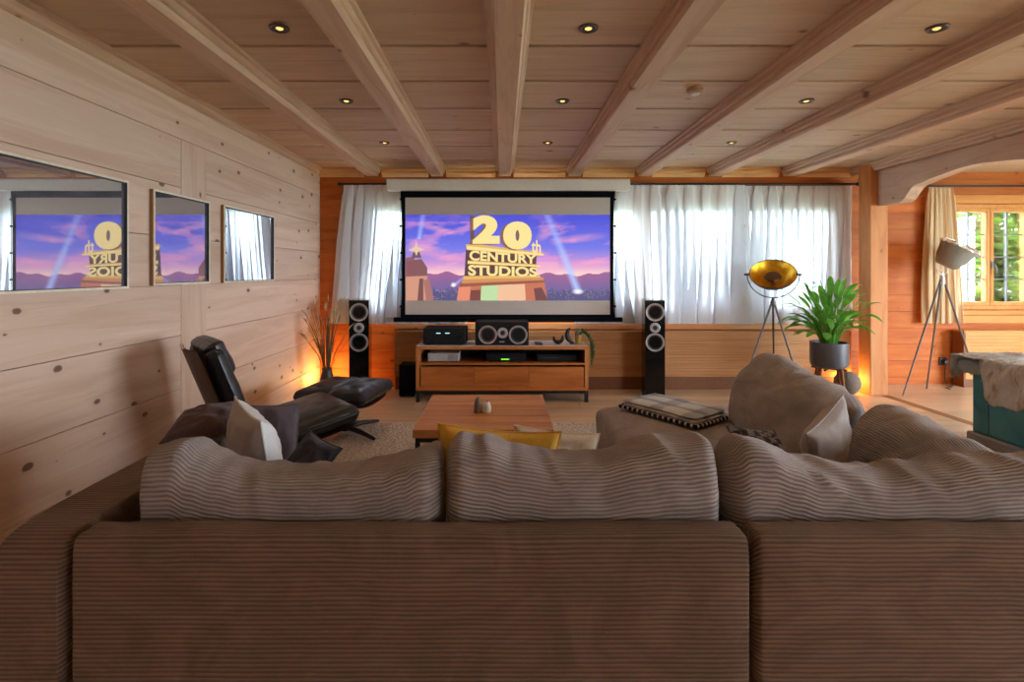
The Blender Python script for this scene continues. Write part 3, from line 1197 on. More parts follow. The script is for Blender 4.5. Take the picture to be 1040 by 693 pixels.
# ---- the film picture (flat, on the cloth)
PX0, PX1, PY0, PY1 = 411.8, 619.4, 218.3, 305.4


def lerp(a, b, t):
    return a + (b - a) * t


def film_rgb(px, py):
    """sky, clouds, hills and searchlight beams as 8-bit colour"""
    s = (py - PY0) / (PY1 - PY0)
    top, mid, low, hor = np.array((70, 74, 205.)), np.array((112, 116, 226.)), np.array((206, 150, 206.)), np.array((250, 206, 200.))
    if s < 0.38:
        c = lerp(top, mid, s / 0.38)
    elif s < 0.58:
        c = lerp(mid, low, (s - 0.38) / 0.20)
    else:
        c = lerp(low, hor, min(1, (s - 0.58) / 0.11))
    n1 = noise.fractal(Vector((px * 0.026 + 3, py * 0.085 + px * 0.010, 1.7)), 0.9, 2.0, 5)
    cl = max(0.0, min(1.0, (n1 - 0.06) * 2.3)) * (0.85 if s > 0.08 else 0.3)
    c = lerp(c, np.array((232, 150, 206.)) if s < 0.55 else np.array((246, 176, 200.)), cl * 0.75)
    # pink cloud streaks left and right
    for (cx, cy, w, h, sl) in ((430, 254, 26, 7, 0.1), (455, 262, 24, 4, 0.12), (590, 242, 34, 5, -0.12), (553, 238, 10, 7, -0.4), (600, 268, 30, 5, -0.02), (445, 233, 22, 4, 0.22)):
        d = ((px - cx) / w) ** 2 + ((py - cy - sl * (px - cx)) / h) ** 2
        if d < 1:
            c = lerp(c, np.array((240, 158, 200.)), (1 - d) * (0.6 + 0.5 * n1))
    # hills
    hl = 279.5 + 1.2 * math.sin(px * 0.11) + 1.0 * math.sin(px * 0.31 + 2) + (0.012 * (px - 500) if px > 500 else 0) * -0.8
    if 440 < px < 475:
        hl -= 2.5 * math.sin((px - 440) / 35 * PI)
    if py > hl:
        q = min(1, (py - hl) / (PY1 - hl))
        c = lerp(np.array((160, 96, 146.)), np.array((108, 96, 152.)), min(1, q * 1.5))
        tn = noise.noise(Vector((px * 0.5, 0, 4)))
        if q > 0.62 + 0.2 * tn:
            c = lerp(c, np.array((64, 66, 104.)), 0.55)
        lt = noise.noise(Vector((px * 1.4, py * 1.4, 9)))
        if q > 0.6 and lt > 0.45:
            c = lerp(c, np.array((230, 190, 170.)), 0.7)

    def beam(x0, y0, x1, y1, w0, w1, a):
        nonlocal c
        if (py - y0) * (py - y1) <= 0:
            k = (py - y0) / (y1 - y0)
            cx = lerp(x0, x1, k)
            w = lerp(w0, w1, k)
            d = abs(px - cx) / w
            if d < 1.5:
                g = max(0, 1 - d / 1.5) ** 0.8
                c = lerp(c, np.array((176, 200, 255.)), g * a * (0.45 + 0.55 * k))
    beam(554, 214, 587, 296, 3.2, 3.8, 1.0)
    beam(430.5, 214, 425.5, 243, 2.6, 2.0, 0.8)
    beam(474, 279, 460, 291, 1.0, 2.6, 0.9)
    for (cx, cy, rx, ry) in ((587, 296.5, 4.8, 2.2), (460.5, 289.5, 2.2, 2.0)):
        d = ((px - cx) / rx) ** 2 + ((py - cy) / ry) ** 2
        if d < 2:
            c = lerp(c, np.array((255, 250, 245.)), max(0, 1 - d / 2))
    return c


pic = MB()
NX, NY = 300, 126
yq = SY - 0.0012
for j in range(NY):
    for i in range(NX):
        a, b = lerp(PX0, PX1, i / NX), lerp(PX0, PX1, (i + 1) / NX)
        c, d = lerp(PY0, PY1, j / NY), lerp(PY0, PY1, (j + 1) / NY)
        q = film_rgb((a + b) / 2, (c + d) / 2)
        pic.ccol = C(*q)
        pic.add([(PX(a, SY), yq, PZ(d, SY)), (PX(b, SY), yq, PZ(d, SY)), (PX(b, SY), yq, PZ(c, SY)), (PX(a, SY), yq, PZ(c, SY))], [(0, 1, 2, 3)])


def poly(pts, col, layer):
    pic.ccol = C(*col)
    yy = yq - 0.0006 * layer
    pic.add([(PX(x, SY), yy, PZ(y_, SY)) for x, y_ in pts], [tuple(range(len(pts)))])


def text_polys(body, box, col, layer, offset=0.03, slope=0.0, shrink=0.0):
    """letters fitted to a box (x0,y0,x1,y1) on the picture; slope tilts, shrink foreshortens to the right"""
    cu = bpy.data.curves.new('letters', 'FONT')
    cu.body = body
    cu.offset = offset
    cu.resolution_u = 5
    ob = bpy.data.objects.new('letters', cu)
    COL.objects.link(ob)
    bpy.context.view_layer.update()
    me = bpy.data.meshes.new_from_object(ob.evaluated_get(bpy.context.evaluated_depsgraph_get()))
    xs = [v.co.x for v in me.vertices]
    ys = [v.co.y for v in me.vertices]
    mx, Mx, my, My = min(xs), max(xs), min(ys), max(ys)
    pic.ccol = C(*col)
    yy = yq - 0.0006 * layer
    out = []
    for v in me.vertices:
        u, w = (v.co.x - mx) / (Mx - mx), (v.co.y - my) / (My - my)
        x = lerp(box[0], box[2], u)
        h = (box[3] - box[1]) * (1 - shrink * u)
        y_ = box[3] + slope * (x - box[0]) - w * h
        out.append((PX(x, SY), yy, PZ(y_, SY)))
    pic.add(out, [tuple(p.vertices) for p in me.polygons])
    bpy.data.objects.remove(ob)
    bpy.data.curves.remove(cu)
    bpy.data.meshes.remove(me)


GOLD, GOLD2, BRN, BRN2 = (250, 222, 148), (226, 178, 96), (92, 62, 58), (134, 96, 70)
# side wall of the lettering block and its ledges
poly([(473.5, 249), (478, 250), (478, 284), (471.5, 284)], (86, 58, 64), 1)
poly([(477, 220), (481, 219), (482, 248), (478, 249)], (104, 74, 66), 1)
poly([(478, 254), (545, 259), (544, 283), (476, 284)], BRN, 2)
poly([(473, 248.5), (480, 247.5), (552, 257), (548, 260), (474, 254)], GOLD2, 3)
poly([(474, 250), (552, 258), (552, 259.6), (474, 253.2)], GOLD, 4)
poly([(475, 264.6), (546, 268.6), (550, 271.3), (475, 268.2)], GOLD2, 3)
poly([(475, 265.6), (549, 270), (549, 271.2), (475, 267.6)], GOLD, 4)
poly([(471, 280.5), (548, 279.5), (550, 283), (470, 285.4)], GOLD2, 3)
poly([(470, 284), (552, 282), (552, 285.2), (468, 289)], (206, 140, 90), 4)
poly([(468, 288), (553, 284.6), (553, 287), (466, 291.5)], (150, 84, 66), 4)
# the letters: dark edge first, gold faces over it
text_polys('2', (477.2, 219.6, 505.5, 248.6), BRN2, 4, 0.075)
text_polys('2', (480.0, 218.8, 507.5, 247.8), GOLD, 5, 0.07)
text_polys('0', (508.2, 225.8, 537.6, 254.4), BRN2, 5, 0.085)
text_polys('0', (511.0, 225.0, 540.0, 253.6), GOLD, 6, 0.08)
text_polys('th', (539.8, 243.5, 549.2, 256.6), GOLD, 7, 0.02, 0.1)
text_polys('CENTURY', (476.8, 254.2, 544.8, 264.6), GOLD, 6, 0.035, 0.055, 0.12)
text_polys('STUDIOS', (475.6, 269.0, 545.4, 280.0), GOLD, 6, 0.035, 0.018, 0.12)
# stepped base below
poly([(464, 305.4), (466, 290), (553, 286), (556, 305.4)], (196, 112, 84), 2)
poly([(488, 305.4), (489, 290.5), (520, 289), (521, 305.4)], (186, 216, 160), 3)
poly([(505, 305.4), (506, 290), (533, 288.5), (534, 305.4)], (236, 186, 150), 4)
poly([(477, 305.4), (478, 295), (488, 294.4), (488, 305.4)], (120, 66, 58), 3)
poly([(464, 305.4), (466, 292), (478, 291), (477, 305.4)], (226, 138, 108), 3)
poly([(544, 305.4), (542, 293), (550, 292), (557, 305.4)], (112, 66, 66), 4)
# left tower and its figure
poly([(412, 262), (421, 260.5), (421, 280), (412, 280)], (140, 92, 96), 2)
poly([(412, 266), (428, 263), (434, 272), (434, 281), (412, 281)], (130, 84, 88), 2)
poly([(412, 281), (434, 280), (436, 305.4), (412, 305.4)], (206, 146, 122), 2)
poly([(424, 305.4), (426, 283), (430, 283), (430, 305.4)], (120, 74, 74), 3)
poly([(433, 305.4), (430, 285), (436, 283), (441, 305.4)], (166, 110, 104), 3)
poly([(418, 262), (421, 252), (425, 252), (428, 262)], (112, 82, 92), 3)
poly([(414.5, 254.2), (421.5, 251), (422.7, 243.5), (424.2, 251), (432, 253.6), (424.6, 256), (423, 260), (421.2, 256)], (222, 196, 170), 4)
M['film'] = screen_mat(0.52)
film = pic.build('film_picture', M['film'], t, smooth=False, fixn=False)

# ================================================================== PICTURES ON THE LEFT WALL
def wall_picture(label, y0, y1, z0, z1):
    t = thing('framed_picture', label, 'picture', (0, 0, 0), 0, 'framed pictures on the left wall')
    x0, x1 = XL + 0.003, XL + 0.030
    fw = 0.011
    mb = MB()
    for (a, b, c, d) in ((y0, y1, z0, z0 + fw), (y0, y1, z1 - fw, z1), (y0, y0 + fw, z0 + fw, z1 - fw), (y1 - fw, y1, z0 + fw, z1 - fw)):
        mb.cpv = rp()
        mb.mat = 0
        mb.box(x0, a, c, x1 - 0.006, b, d)
        mb.mat = 1
        mb.box(x1 - 0.006, a, c, x1, b, d)
    mb.build('frame', [M['frame_wood'], M['frame_front']], t, smooth=False)
    mb = MB()
    f = fw
    for (a, b, c, d) in ((y0 + f, y1 - f, z0 + f, z0 + f + .003), (y0 + f, y1 - f, z1 - f - .003, z1 - f), (y0 + f, y0 + f + .003, z0 + f, z1 - f), (y1 - f - .003, y1 - f, z0 + f, z1 - f)):
        mb.box(x0 + 0.011, a, c, x1 - 0.002, b, d)
    mb.build('inner_rebate', M['rebate'], t, smooth=False)
    mb = MB()
    mb.box(x0, y0 + f, z0 + f, x0 + 0.011, y1 - f, z1 - f)
    mb.build('picture_glass', M['picture'], t, smooth=False)
    return t


XF = XL + 0.030


def yw(px):
    return F * XF / (px - VX)


zt, zb = PZ(191.8, yw(156.5)), PZ(290.2, yw(156.5))
zm = 1.31
wall_picture('large framed picture nearest the camera, its glass mirroring the film title', 1.93, yw(131), PZ(293, yw(131)), PZ(184, yw(131)))
wall_picture('square framed picture in the middle of the wall, mirroring purple sky', yw(156.5), yw(213.5), zb, zt)
wall_picture('framed picture closest to the far corner, mirroring the white curtain', yw(228), yw(279), PZ(287.4, yw(228)), PZ(208, yw(228)))

# ================================================================== CEILING LIGHTS
def downlight(label):
    t = thing('downlight', label, 'ceiling light', (0, 0, 0), 0, 'round recessed downlights in the ceiling')
    mb = MB()
    mb.lathe([(0.030, 0.0), (0.043, -0.006), (0.046, -0.003), (0.046, 0.002), (0.030, 0.002)], 28, None, cap=False)
    mb.build('ring', M['grey_metal'], t)
    mb = MB()
    mb.lathe([(0.0015, -0.0005), (0.031, -0.0005), (0.031, 0.003), (0.0015, 0.003)], 24)
    mb.build('reflector', M['socket'], t)
    mb = MB()
    mb.lathe([(0.001, -0.006), (0.010, -0.005), (0.017, -0.0006)], 18, TR(0.0, 0.004, 0))
    mb.build('bulb', M['bulb'], t)
    return t


dl = None
zmap = {0: 'left', 1: 'middle', 2: 'right'}
bayname = ['between the second and third beam from the left', 'between the fourth and fifth beam, right of the screen centre', 'between the sixth and seventh beam, above the gold lamp side']
bayname = ['above the lounge chair side', 'above the coffee table side', 'above the plant and tripod lamp side']
dist = ['nearest the camera', 'midway along the room', 'nearest the far wall']
for i, xx in enumerate((-1.045, 0.405, 2.04)):
    for j, yy in enumerate((2.40, 3.43, 4.55)):
        lab = 'round recessed downlight %s, %s' % (bayname[i], dist[j])
        if dl is None:
            dl = downlight(lab)
            dl.location = (xx, yy, ZC - 0.003)
        else:
            dup(dl, (xx, yy, ZC - 0.003), None, lab)
        ld = bpy.data.lights.new('downlight_lamp', 'SPOT')
        ld.energy = 4
        ld.color = (1, 0.72, 0.42)
        ld.spot_size = 1.7
        ld.spot_blend = 0.6
        ld.shadow_soft_size = 0.03
        lo = bpy.data.objects.new('downlight_lamp', ld)
        COL.objects.link(lo)
        lo.location = (xx, yy, ZC - 0.03)
sy_ = F * (ZC - H - 0.0) / (275 - 90)
t = thing('smoke_detector', 'small round smoke detector on the ceiling', 'smoke detector', (PX(706, 3.2), 3.2, ZC))
mb = MB()
mb.lathe([(0.001, 0.0), (0.05, 0.0), (0.052, -0.012), (0.048, -0.024), (0.03, -0.028), (0.001, -0.028)], 28)
mb.build('base', plain('beige_detector', C(176, 140, 112), 0.5), t)
mb = MB()
mb.lathe([(0.001, -0.027), (0.026, -0.027), (0.028, -0.036), (0.02, -0.042), (0.001, -0.042)], 24)
mb.build('sensor_cap', M['white_case'], t)

# ================================================================== SOFA
def loaf(st, axis='x', n=44, seed=0, wr=0.012, expo=2.8, lean=0.0, fold=1.0):
    """Soft cushion as rings along an axis. st: list of (s, z0, z1, c, d): station, bottom, top, centre and depth across.
    UV v is the arc length round the ring, so ribs run along the axis."""
    mb = MB()
    rings, arcs = [], []
    L0, L1 = st[0][0], st[-1][0]
    for (s, z0, z1, c, d) in st:
        ring, arc, prev, acc = [], [], None, 0
        for k in range(n + 1):
            t = 2 * PI * k / n + PI / 2 * 0
            cs, sn = math.cos(t), math.sin(t)
            e = 2.0 / expo
            yy = math.copysign(abs(cs) ** e, cs) * d / 2
            zz = math.copysign(abs(sn) ** e, sn) * (z1 - z0) / 2
            p = [s, c + yy + lean * (zz / max(1e-4, (z1 - z0))), (z0 + z1) / 2 + zz]
            ring.append(p)
            if prev:
                acc += math.hypot(p[1] - prev[1], p[2] - prev[2])
            arc.append(acc)
            prev = p
        rings.append(ring)
        arcs.append(arc)
    ref = arcs[len(arcs) // 2]
    m = len(st)
    vs = []
    for i, ring in enumerate(rings):
        for k in range(n):
            p = Vector(ring[k])
            q = Vector((p.x * 3.2 + seed * 7, p.y * 3.2, p.z * 5.5 + p.x * 1.5 * fold))
            w = noise.fractal(q, 1.0, 2.1, 3)
            q2 = Vector((p.x * 9 + p.z * 9 * fold + seed, p.z * 3 - p.x * 2, p.y * 4 + seed))
            w2 = 1 - abs(noise.noise(q2)) * 2
            cen = Vector((p.x, st[i][3], (st[i][1] + st[i][2]) / 2))
            dirn = (p - cen)
            if dirn.length > 1e-5:
                dirn.normalize()
            up = max(0.15, dirn.z)
            p = p + dirn * (w * wr + max(0, w2 - 0.55) * wr * 1.1 * up)
            vs.append(p)
    fs, uvs = [], []
    for i in range(m - 1):
        for k in range(n):
            k2 = (k + 1) % n
            fs.append((i * n + k, i * n + k2, (i + 1) * n + k2, (i + 1) * n + k))
            uvs.append([(st[i][0], ref[k]), (st[i][0], ref[k + 1]), (st[i + 1][0], ref[k + 1]), (st[i + 1][0], ref[k])])
    capA, capB = tuple(range(n - 1, -1, -1)), tuple((m - 1) * n + k for k in range(n))
    if axis == 'y':
        vs = [Vector((p.y, p.x, p.z)) for p in vs]
    b = len(mb.f)
    mb.add(vs, fs + [capA, capB])
    for i, u in enumerate(uvs):
        mb.uv[b + i] = u
    mb.uv[b + len(uvs)] = [(vs[j][1], vs[j][2]) for j in capA]
    mb.uv[b + len(uvs) + 1] = [(vs[j][1], vs[j][2]) for j in capB]
    return mb


def stations(s0, s1, zt, zb, c, d, rnd=0.07, n=40, zmid=None, dfun=None):
    """zt: function(s)->top height; ends rounded over rnd"""
    out = []
    ss = []
    for k in range(9):
        a = k / 8 * PI / 2
        ss.append(s0 + rnd * (1 - math.cos(a)))
    for k in range(1, n):
        ss.append(s0 + rnd + (s1 - s0 - 2 * rnd) * k / n)
    for k in range(9):
        a = k / 8 * PI / 2
        ss.append(s1 - rnd * (1 - math.sin(a)))
    for s in ss:
        e = min(s - s0, s1 - s)
        q = 1.0 if e >= rnd else math.sqrt(max(0, 1 - (1 - e / rnd) ** 2))
        q = max(0.10, q)
        top = zt(s)
        dd = dfun(s) if dfun else d
        zc = (top + zb) / 2
        hh = (top - zb) / 2 * (0.80 + 0.20 * q)
        out.append((s, zc - hh, zc + hh, c(s) if callable(c) else c, dd * q))
    return out


def interp(tab):
    def f(x):
        if x <= tab[0][0]:
            return tab[0][1]
        for (a, b), (c, d) in zip(tab, tab[1:]):
            if x <= c:
                t = (x - a) / (c - a)
                t = t * t * (3 - 2 * t)
                return b + (d - b) * t
        return tab[-1][1]
    return f


sofa = thing('corner_sofa', 'large taupe corduroy corner sofa seen from behind', 'sofa', (0, 1.3, 0))
SO = Matrix.Translation((0, -1.3, 0))


def part(mb, name, mat, **kw):
    mb.v = [(p[0], p[1] - 1.3, p[2]) for p in mb.v]
    return mb.build(name, mat, sofa, **kw)


def slab(x0, y0, z0, x1, y1, z1, r=0.03, axis='x', seed=0, wr=0.004):
    """upholstered block with rounded edges, ribs along axis"""
    zt = lambda s: z1
    if axis == 'x':
        st = stations(x0, x1, zt, z0, (y0 + y1) / 2, y1 - y0, r, 24)
    else:
        st = stations(y0, y1, zt, z0, (x0 + x1) / 2, x1 - x0, r, 24)
    return loaf(st, axis, 64, seed, wr, expo=9.0)


# back panels facing the camera
PYF, PYB = 1.272, 1.375
part(slab(-1.083, PYF, 0.06, 0.627, PYB, 0.645, 0.02, 'x', 1), 'back_panel', M['taupe_back_shaded'], angle=60)
part(slab(0.630, PYF, 0.06, 1.95, PYB, 0.645, 0.02, 'x', 2), 'back_panel', M['taupe_back_shaded'], angle=60)
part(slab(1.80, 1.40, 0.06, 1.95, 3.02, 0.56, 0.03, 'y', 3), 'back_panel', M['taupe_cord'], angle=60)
part(slab(-1.292, PYF, 0.06, -1.087, 2.25, 0.642, 0.02, 'x', 4), 'armrest', M['taupe_back_shaded'], angle=60)
# seats
part(slab(-1.078, 1.385, 0.10, 0.610, 2.28, 0.43, 0.05, 'x', 5), 'seat', M['taupe_cord'], angle=60)
zch = interp([(1.3, 0.43), (3.0, 0.435), (3.3, 0.43), (3.5, 0.39)])
st = stations(1.385, 3.52, zch, 0.08, 1.205, 1.16, 0.09, 30)
part(loaf(st, 'y', 64, 6, 0.010, expo=7.0), 'seat', M['taupe_cord'], angle=60)
# feet
for (fx, fy) in ((-1.2, 1.34), (0.55, 1.33), (1.85, 1.33), (0.75, 3.40), (1.65, 3.40), (-1.0, 2.2)):
    mb = MB()
    mb.box(fx - 0.03, fy - 0.03, 0.02 if fy > 3 else 0.0, fx + 0.03, fy + 0.03, 0.12, bev=0.004)
    part(mb, 'foot', M['black'])
# loose back cushions
YP = 1.50


def toptab(pts, Y):
    return interp([(PX(a, Y), PZ(b, Y)) for a, b in pts])


def wob(tab, amp, fr):
    return lambda s: tab(s) + amp * noise.noise(Vector((s * fr, 3.3, 1.1)))


t1 = toptab([(146, 462), (158, 452), (175, 449), (195, 448), (212, 459), (235, 467), (262, 473), (310, 477), (365, 476), (392, 470), (415, 461), (432, 452), (450, 449)], YP)
t2 = toptab([(450, 448), (465, 443), (490, 448), (520, 456), (560, 463), (600, 463), (640, 455), (680, 449), (715, 446), (735, 452)], YP)
t3 = toptab([(737, 458), (750, 450), (768, 452), (790, 461), (815, 470), (865, 477), (930, 476), (1000, 468), (1100, 464), (1130, 470)], YP)
st = stations(-1.022, -0.166, wob(t1, 0.008, 9), 0.40, 1.505, 0.235, 0.05, 60)
part(loaf(st, 'x', 56, 11, 0.014, 3.2), 'back_cushion', M['taupe_cord'], angle=80)
st = stations(-0.160, 0.614, wob(t2, 0.008, 9), 0.40, 1.505, 0.235, 0.05, 60)
part(loaf(st, 'x', 56, 12, 0.014, 3.2), 'back_cushion', M['taupe_cord'], angle=80)
st = stations(0.624, 1.79, wob(t3, 0.008, 9), 0.40, 1.505, 0.235, 0.06, 60)
part(loaf(st, 'x', 56, 13, 0.018, 3.0), 'back_cushion', M['taupe_cord'], angle=80)
# side cushions along the chaise
tA = interp([(2.10, 0.68), (2.24, 0.715), (2.6, 0.775), (2.8, 0.815), (2.92, 0.84), (3.02, 0.82)])
st = stations(2.27, 3.0, tA, 0.41, lambda s: 1.50 - 0.05 * (s - 2.1), 0.30, 0.10, 50)
part(loaf(st, 'y', 56, 14, 0.022, 2.4, lean=0.16), 'back_cushion', M['taupe_cord'], angle=80)
tB = interp([(1.64, 0.63), (1.75, 0.67), (1.9, 0.70), (2.05, 0.715), (2.26, 0.725)])
st = stations(1.66, 2.265, tB, 0.41, 1.615, 0.25, 0.08, 40)
part(loaf(st, 'y', 56, 15, 0.016, 2.4, lean=0.10), 'back_cushion', M['taupe_cord'], angle=80)


# ================================================================== THROW CUSHIONS
def cushion_mb(w, h, d, seed=0, pinch=0.10, n=26, wr=0.012):
    """knife-edge cushion standing in the XZ plane, centre at origin"""
    mb = MB()

    def surf(sgn):
        def fn(u, v):
            a, b = 2 * u - 1, 2 * v - 1
            x = a * w / 2 * (1 - pinch * (1 - b * b) * abs(a) ** 2)
            z = b * h / 2 * (1 - pinch * (1 - a * a) * abs(b) ** 2)
            t = d / 2 * (max(0, 1 - a * a) ** 0.5 * max(0, 1 - b * b) ** 0.5) ** 0.8
            q = Vector((a * 2 + seed * 5, b * 2.3, sgn * 2 + seed))
            t += wr * noise.fractal(q, 1.0, 2.0, 3) * (1 - max(abs(a), abs(b)) ** 6)
            t = max(t, 0.0)
            return (x, sgn * t, z)
        return fn
    mb.grid(n, n, surf(-1), lambda u, v: (u * w, v * h))
    mb.grid(n, n, surf(1), lambda u, v: (u * w, v * h))
    import bmesh
    return mb


def throw_cushion(name, label, w, h, d, loc, rot, mat, seed=0, pipe=None, group='throw cushions on the sofa', pinch=0.1, mat2=None):
    """rot: euler XYZ; loc: centre"""
    root = thing(name, label, 'cushion', loc, 0, group)
    root.rotation_euler = rot
    mb = cushion_mb(w, h, d, seed, pinch)
    if mat2 is not None:
        half = len(mb.f) // 2
        for i in range(half, len(mb.f)):
            mb.mi[i] = 1
        mb.build('cover', [mat, mat2], root, angle=50)
    else:
        mb.build('cover', mat, root, angle=50)
    mb = MB()
    pts = []
    for (a0, b0, a1, b1) in ((-1, -1, 1, -1), (1, -1, 1, 1), (1, 1, -1, 1), (-1, 1, -1, -1)):
        for k in range(12):
            a, b = lerp(a0, a1, k / 12), lerp(b0, b1, k / 12)
            pts.append((a * w / 2 * (1 - pinch * (1 - b * b) * abs(a) ** 2), 0, b * h / 2 * (1 - pinch * (1 - a * a) * abs(b) ** 2)))
    mb.tube(pts, 0.0042, 6, closed=True)
    mb.build('piped_edge', pipe or mat, root)
    return root


# left end of the sofa
throw_cushion('throw_cushion', 'grey linen throw cushion with lit side coloured pale at the left end of the sofa', 0.42, 0.38, 0.15, (-0.89, 1.85, 0.630), (0.16, 0.0, math.radians(-52)), M['grey_cush'], 2, M['grey_lit'], mat2=M['grey_lit'])
throw_cushion('throw_cushion', 'charcoal wool cushion standing behind the grey linen cushion', 0.21, 0.29, 0.09, (-0.977, 2.17, 0.592), (-0.20, 0.0, math.radians(10)), M['charcoal'], 3, pinch=0.04)
throw_cushion('throw_cushion', 'dark brown cushion slumped over the left arm of the sofa', 0.24, 0.24, 0.09, (-1.18, 2.04, 0.708), (-1.32, -0.1, math.radians(10)), M['maroon'], 9, pinch=0.05)
throw_cushion('throw_cushion', 'small dark slumped cushion in front of the leather lounge chair', 0.19, 0.22, 0.08, (-0.772, 2.03, 0.545), (-0.75, 0.25, math.radians(-28)), M['charcoal2'], 4)
throw_cushion('throw_cushion', 'shiny mustard yellow cushion on the seat before the coffee table', 0.44, 0.31, 0.11, (-0.02, 1.78, 0.605), (-0.15, 0.08, math.radians(2)), M['mustard'], 5)
throw_cushion('throw_cushion', 'beige linen cushion half hidden beside the mustard cushion', 0.34, 0.24, 0.10, (0.20, 1.97, 0.575), (-0.12, 0.12, math.radians(4)), M['beige_cush'], 6)
throw_cushion('throw_cushion', 'light grey linen cushion standing upright against the right cushions', 0.34, 0.27, 0.12, (1.285, 2.03, 0.625), (0.1, -0.3, math.radians(36)), M['grey_cush'], 7)
throw_cushion('throw_cushion', 'dark checked cushion behind the upright light grey cushion', 0.24, 0.24, 0.09, (1.08, 2.12, 0.55), (-0.85, 0.15, math.radians(12)), M['checked'], 8)

# ---- folded blanket on the chaise
t = thing('folded_blanket', 'folded grey plaid blanket with stitched black border on the chaise', 'blanket', (1.035, 3.11, 0.447), math.radians(-54))
def blanket_layer(w, d, z0, th, seed, n=26):
    mb = MB()

    def surf(sgn):
        def fn(u, v):
            a, b = 2 * u - 1, 2 * v - 1
            e = max(abs(a), abs(b))
            h = th / 2 * (1 - e ** 14) ** 0.5
            wv = 0.005 * noise.noise(Vector((a * 2.4 + seed, b * 2.0, 1.5)))
            return (a * w / 2, b * d / 2 + 0.004 * math.sin(a * 5 + seed), z0 + th / 2 + sgn * h + (wv if sgn > 0 else 0) * (1 - e ** 8))
        return fn
    mb.grid(n, n, surf(1), lambda u, v: (u + seed * 0.37, v))
    mb.grid(n, n, surf(-1), lambda u, v: (u + seed * 0.37, v))
    return mb


for k in range(3):
    w, d, th = 0.54 - 0.012 * k, 0.33 - 0.01 * k, 0.019
    z0 = 0.0185 * k
    lay = blanket_layer(w, d, z0, th, k).build('folded_layer', M['blanket'], t, angle=60)
    if k > 0:
        continue
    mb = MB()
    pts = [(-w / 2, lerp(d / 2, -d / 2, q / 12), z0 + th / 2) for q in range(12)] + [(lerp(-w / 2, w / 2, q / 24), -d / 2 - 0.001, z0 + th / 2) for q in range(24)] + [(w / 2, lerp(-d / 2, d / 2, q / 12), z0 + th / 2) for q in range(13)]
    nn, bb, acc = 8, len(mb.f), 0.0
    mb.tube(pts, 0.0105, nn)
    for q in range(len(pts) - 1):
        L = (Vector(pts[q + 1]) - Vector(pts[q])).length
        for kk in range(nn):
            mb.uv[bb + q * nn + kk] = [(acc, 0), (acc, 1), (acc + L, 1), (acc + L, 0)]
        acc += L
    mb.build('stitched_edge', M['stitch'], lay, fixn=False)

# ================================================================== RUG + COFFEE TABLE
mb = MB()
mb.grid(60, 60, lambda u, v: (lerp(-1.30, 1.35, u), lerp(2.35, 4.36, v), 0.011 + 0.004 * noise.noise(Vector((u * 40, v * 40, 0)))))
mb.box(-1.30, 2.35, 0.0, 1.35, 4.36, 0.009)
tag(mb.build('rug', M['rug'], None), 'light beige woven rug under the coffee table', 'rug')

t = thing('coffee_table', 'square oak coffee table with black metal frame', 'table', (-0.11, 3.415, 0))
mb = MB()
for k in range(6):
    mb.cpv = rp()
    mb.box(-0.413, -0.425 + 0.85 * k / 6, 0.33, 0.413, -0.425 + 0.85 * (k + 1) / 6 - 0.001, 0.38, bev=0.002)
mb.build('tabletop', M['oak_table'], t, smooth=False)
mb = MB()
for (a, b, c, d) in ((-0.40, -0.41, 0.40, -0.385), (-0.40, 0.385, 0.40, 0.41), (-0.40, -0.385, -0.375, 0.385), (0.375, -0.385, 0.40, 0.385)):
    mb.box(a, b, 0.30, c, d, 0.329)
mb.build('under_frame', M['black'], t, smooth=False)
for sx in (-1, 1):
    for sy in (-1, 1):
        mb = MB()
        mb.box(sx * 0.3875 - 0.0145, sy * 0.3975 - 0.0145, 0.016, sx * 0.3875 + 0.0145, sy * 0.3975 + 0.0145, 0.30, bev=0.002)
        mb.build('leg', M['black'], t)
yy = 3.36


def small_pot(label, px, mat, r, h, hole=True):
    x = PX(px, yy)
    t = thing('shaker', label, 'shaker', (x, yy, 0.381))
    mb = MB()
    mb.lathe([(0.001, 0), (r * 0.92, 0), (r, h * 0.08), (r * 0.97, h * 0.6), (r * 0.8, h * 0.86), (r * 0.45, h), (0.001, h)], 24)
    mb.build('body', mat, t)
    mb = MB()
    mb.lathe([(0.001, h), (r * 0.35, h), (r * 0.3, h * 1.05), (0.001, h * 1.07)], 16)
    mb.build('cap', M['grey_metal'], t)


small_pot('brown grey ceramic shaker on the coffee table', 485.5, M['ceramic_grey'], 0.027, 0.092)
small_pot('white ceramic shaker on the coffee table', 494.6, M['ceramic_white'], 0.027, 0.068)

# ================================================================== TV STAND
t = thing('tv_stand', 'low oak television stand with open shelf and black legs below the screen', 'tv stand', (0, 5.084, 0))
W2 = 0.857
zt_, zb_ = 0.56, 0.117
mb = MB(); mb.cpv = 0.3
mb.box(-W2, 0, zt_ - 0.035, W2, 0.40, zt_, bev=0.002)
mb.build('top', [M['oak_top']], t, smooth=False)
mb = MB()
mb.box(-W2 + 0.004, 0.006, zt_ + 0.0003, W2 - 0.004, 0.396, zt_ + 0.004, bev=0.001)
mb.build('glass_top', plain('white_glass_top', C(214, 216, 222), 0.12, bump=0.0, var=0.02), t)
for sx in (-1, 1):
    mb = MB(); mb.cpv = rp()
    mb.box(sx * W2, 0.002, zb_ + 0.036, sx * (W2 - 0.035), 0.398, zt_ - 0.0355)
    mb.build('side_panel', M['oak_side'], t, smooth=False)
mb = MB(); mb.cpv = 0.6
mb.box(-W2, 0, zb_, W2, 0.40, zb_ + 0.0355, bev=0.002)
mb.build('bottom_board', M['oak_stand'], t, smooth=False)
mb = MB(); mb.cpv = 0.8
mb.box(-W2 + 0.036, 0.002, 0.372, W2 - 0.036, 0.39, 0.390)
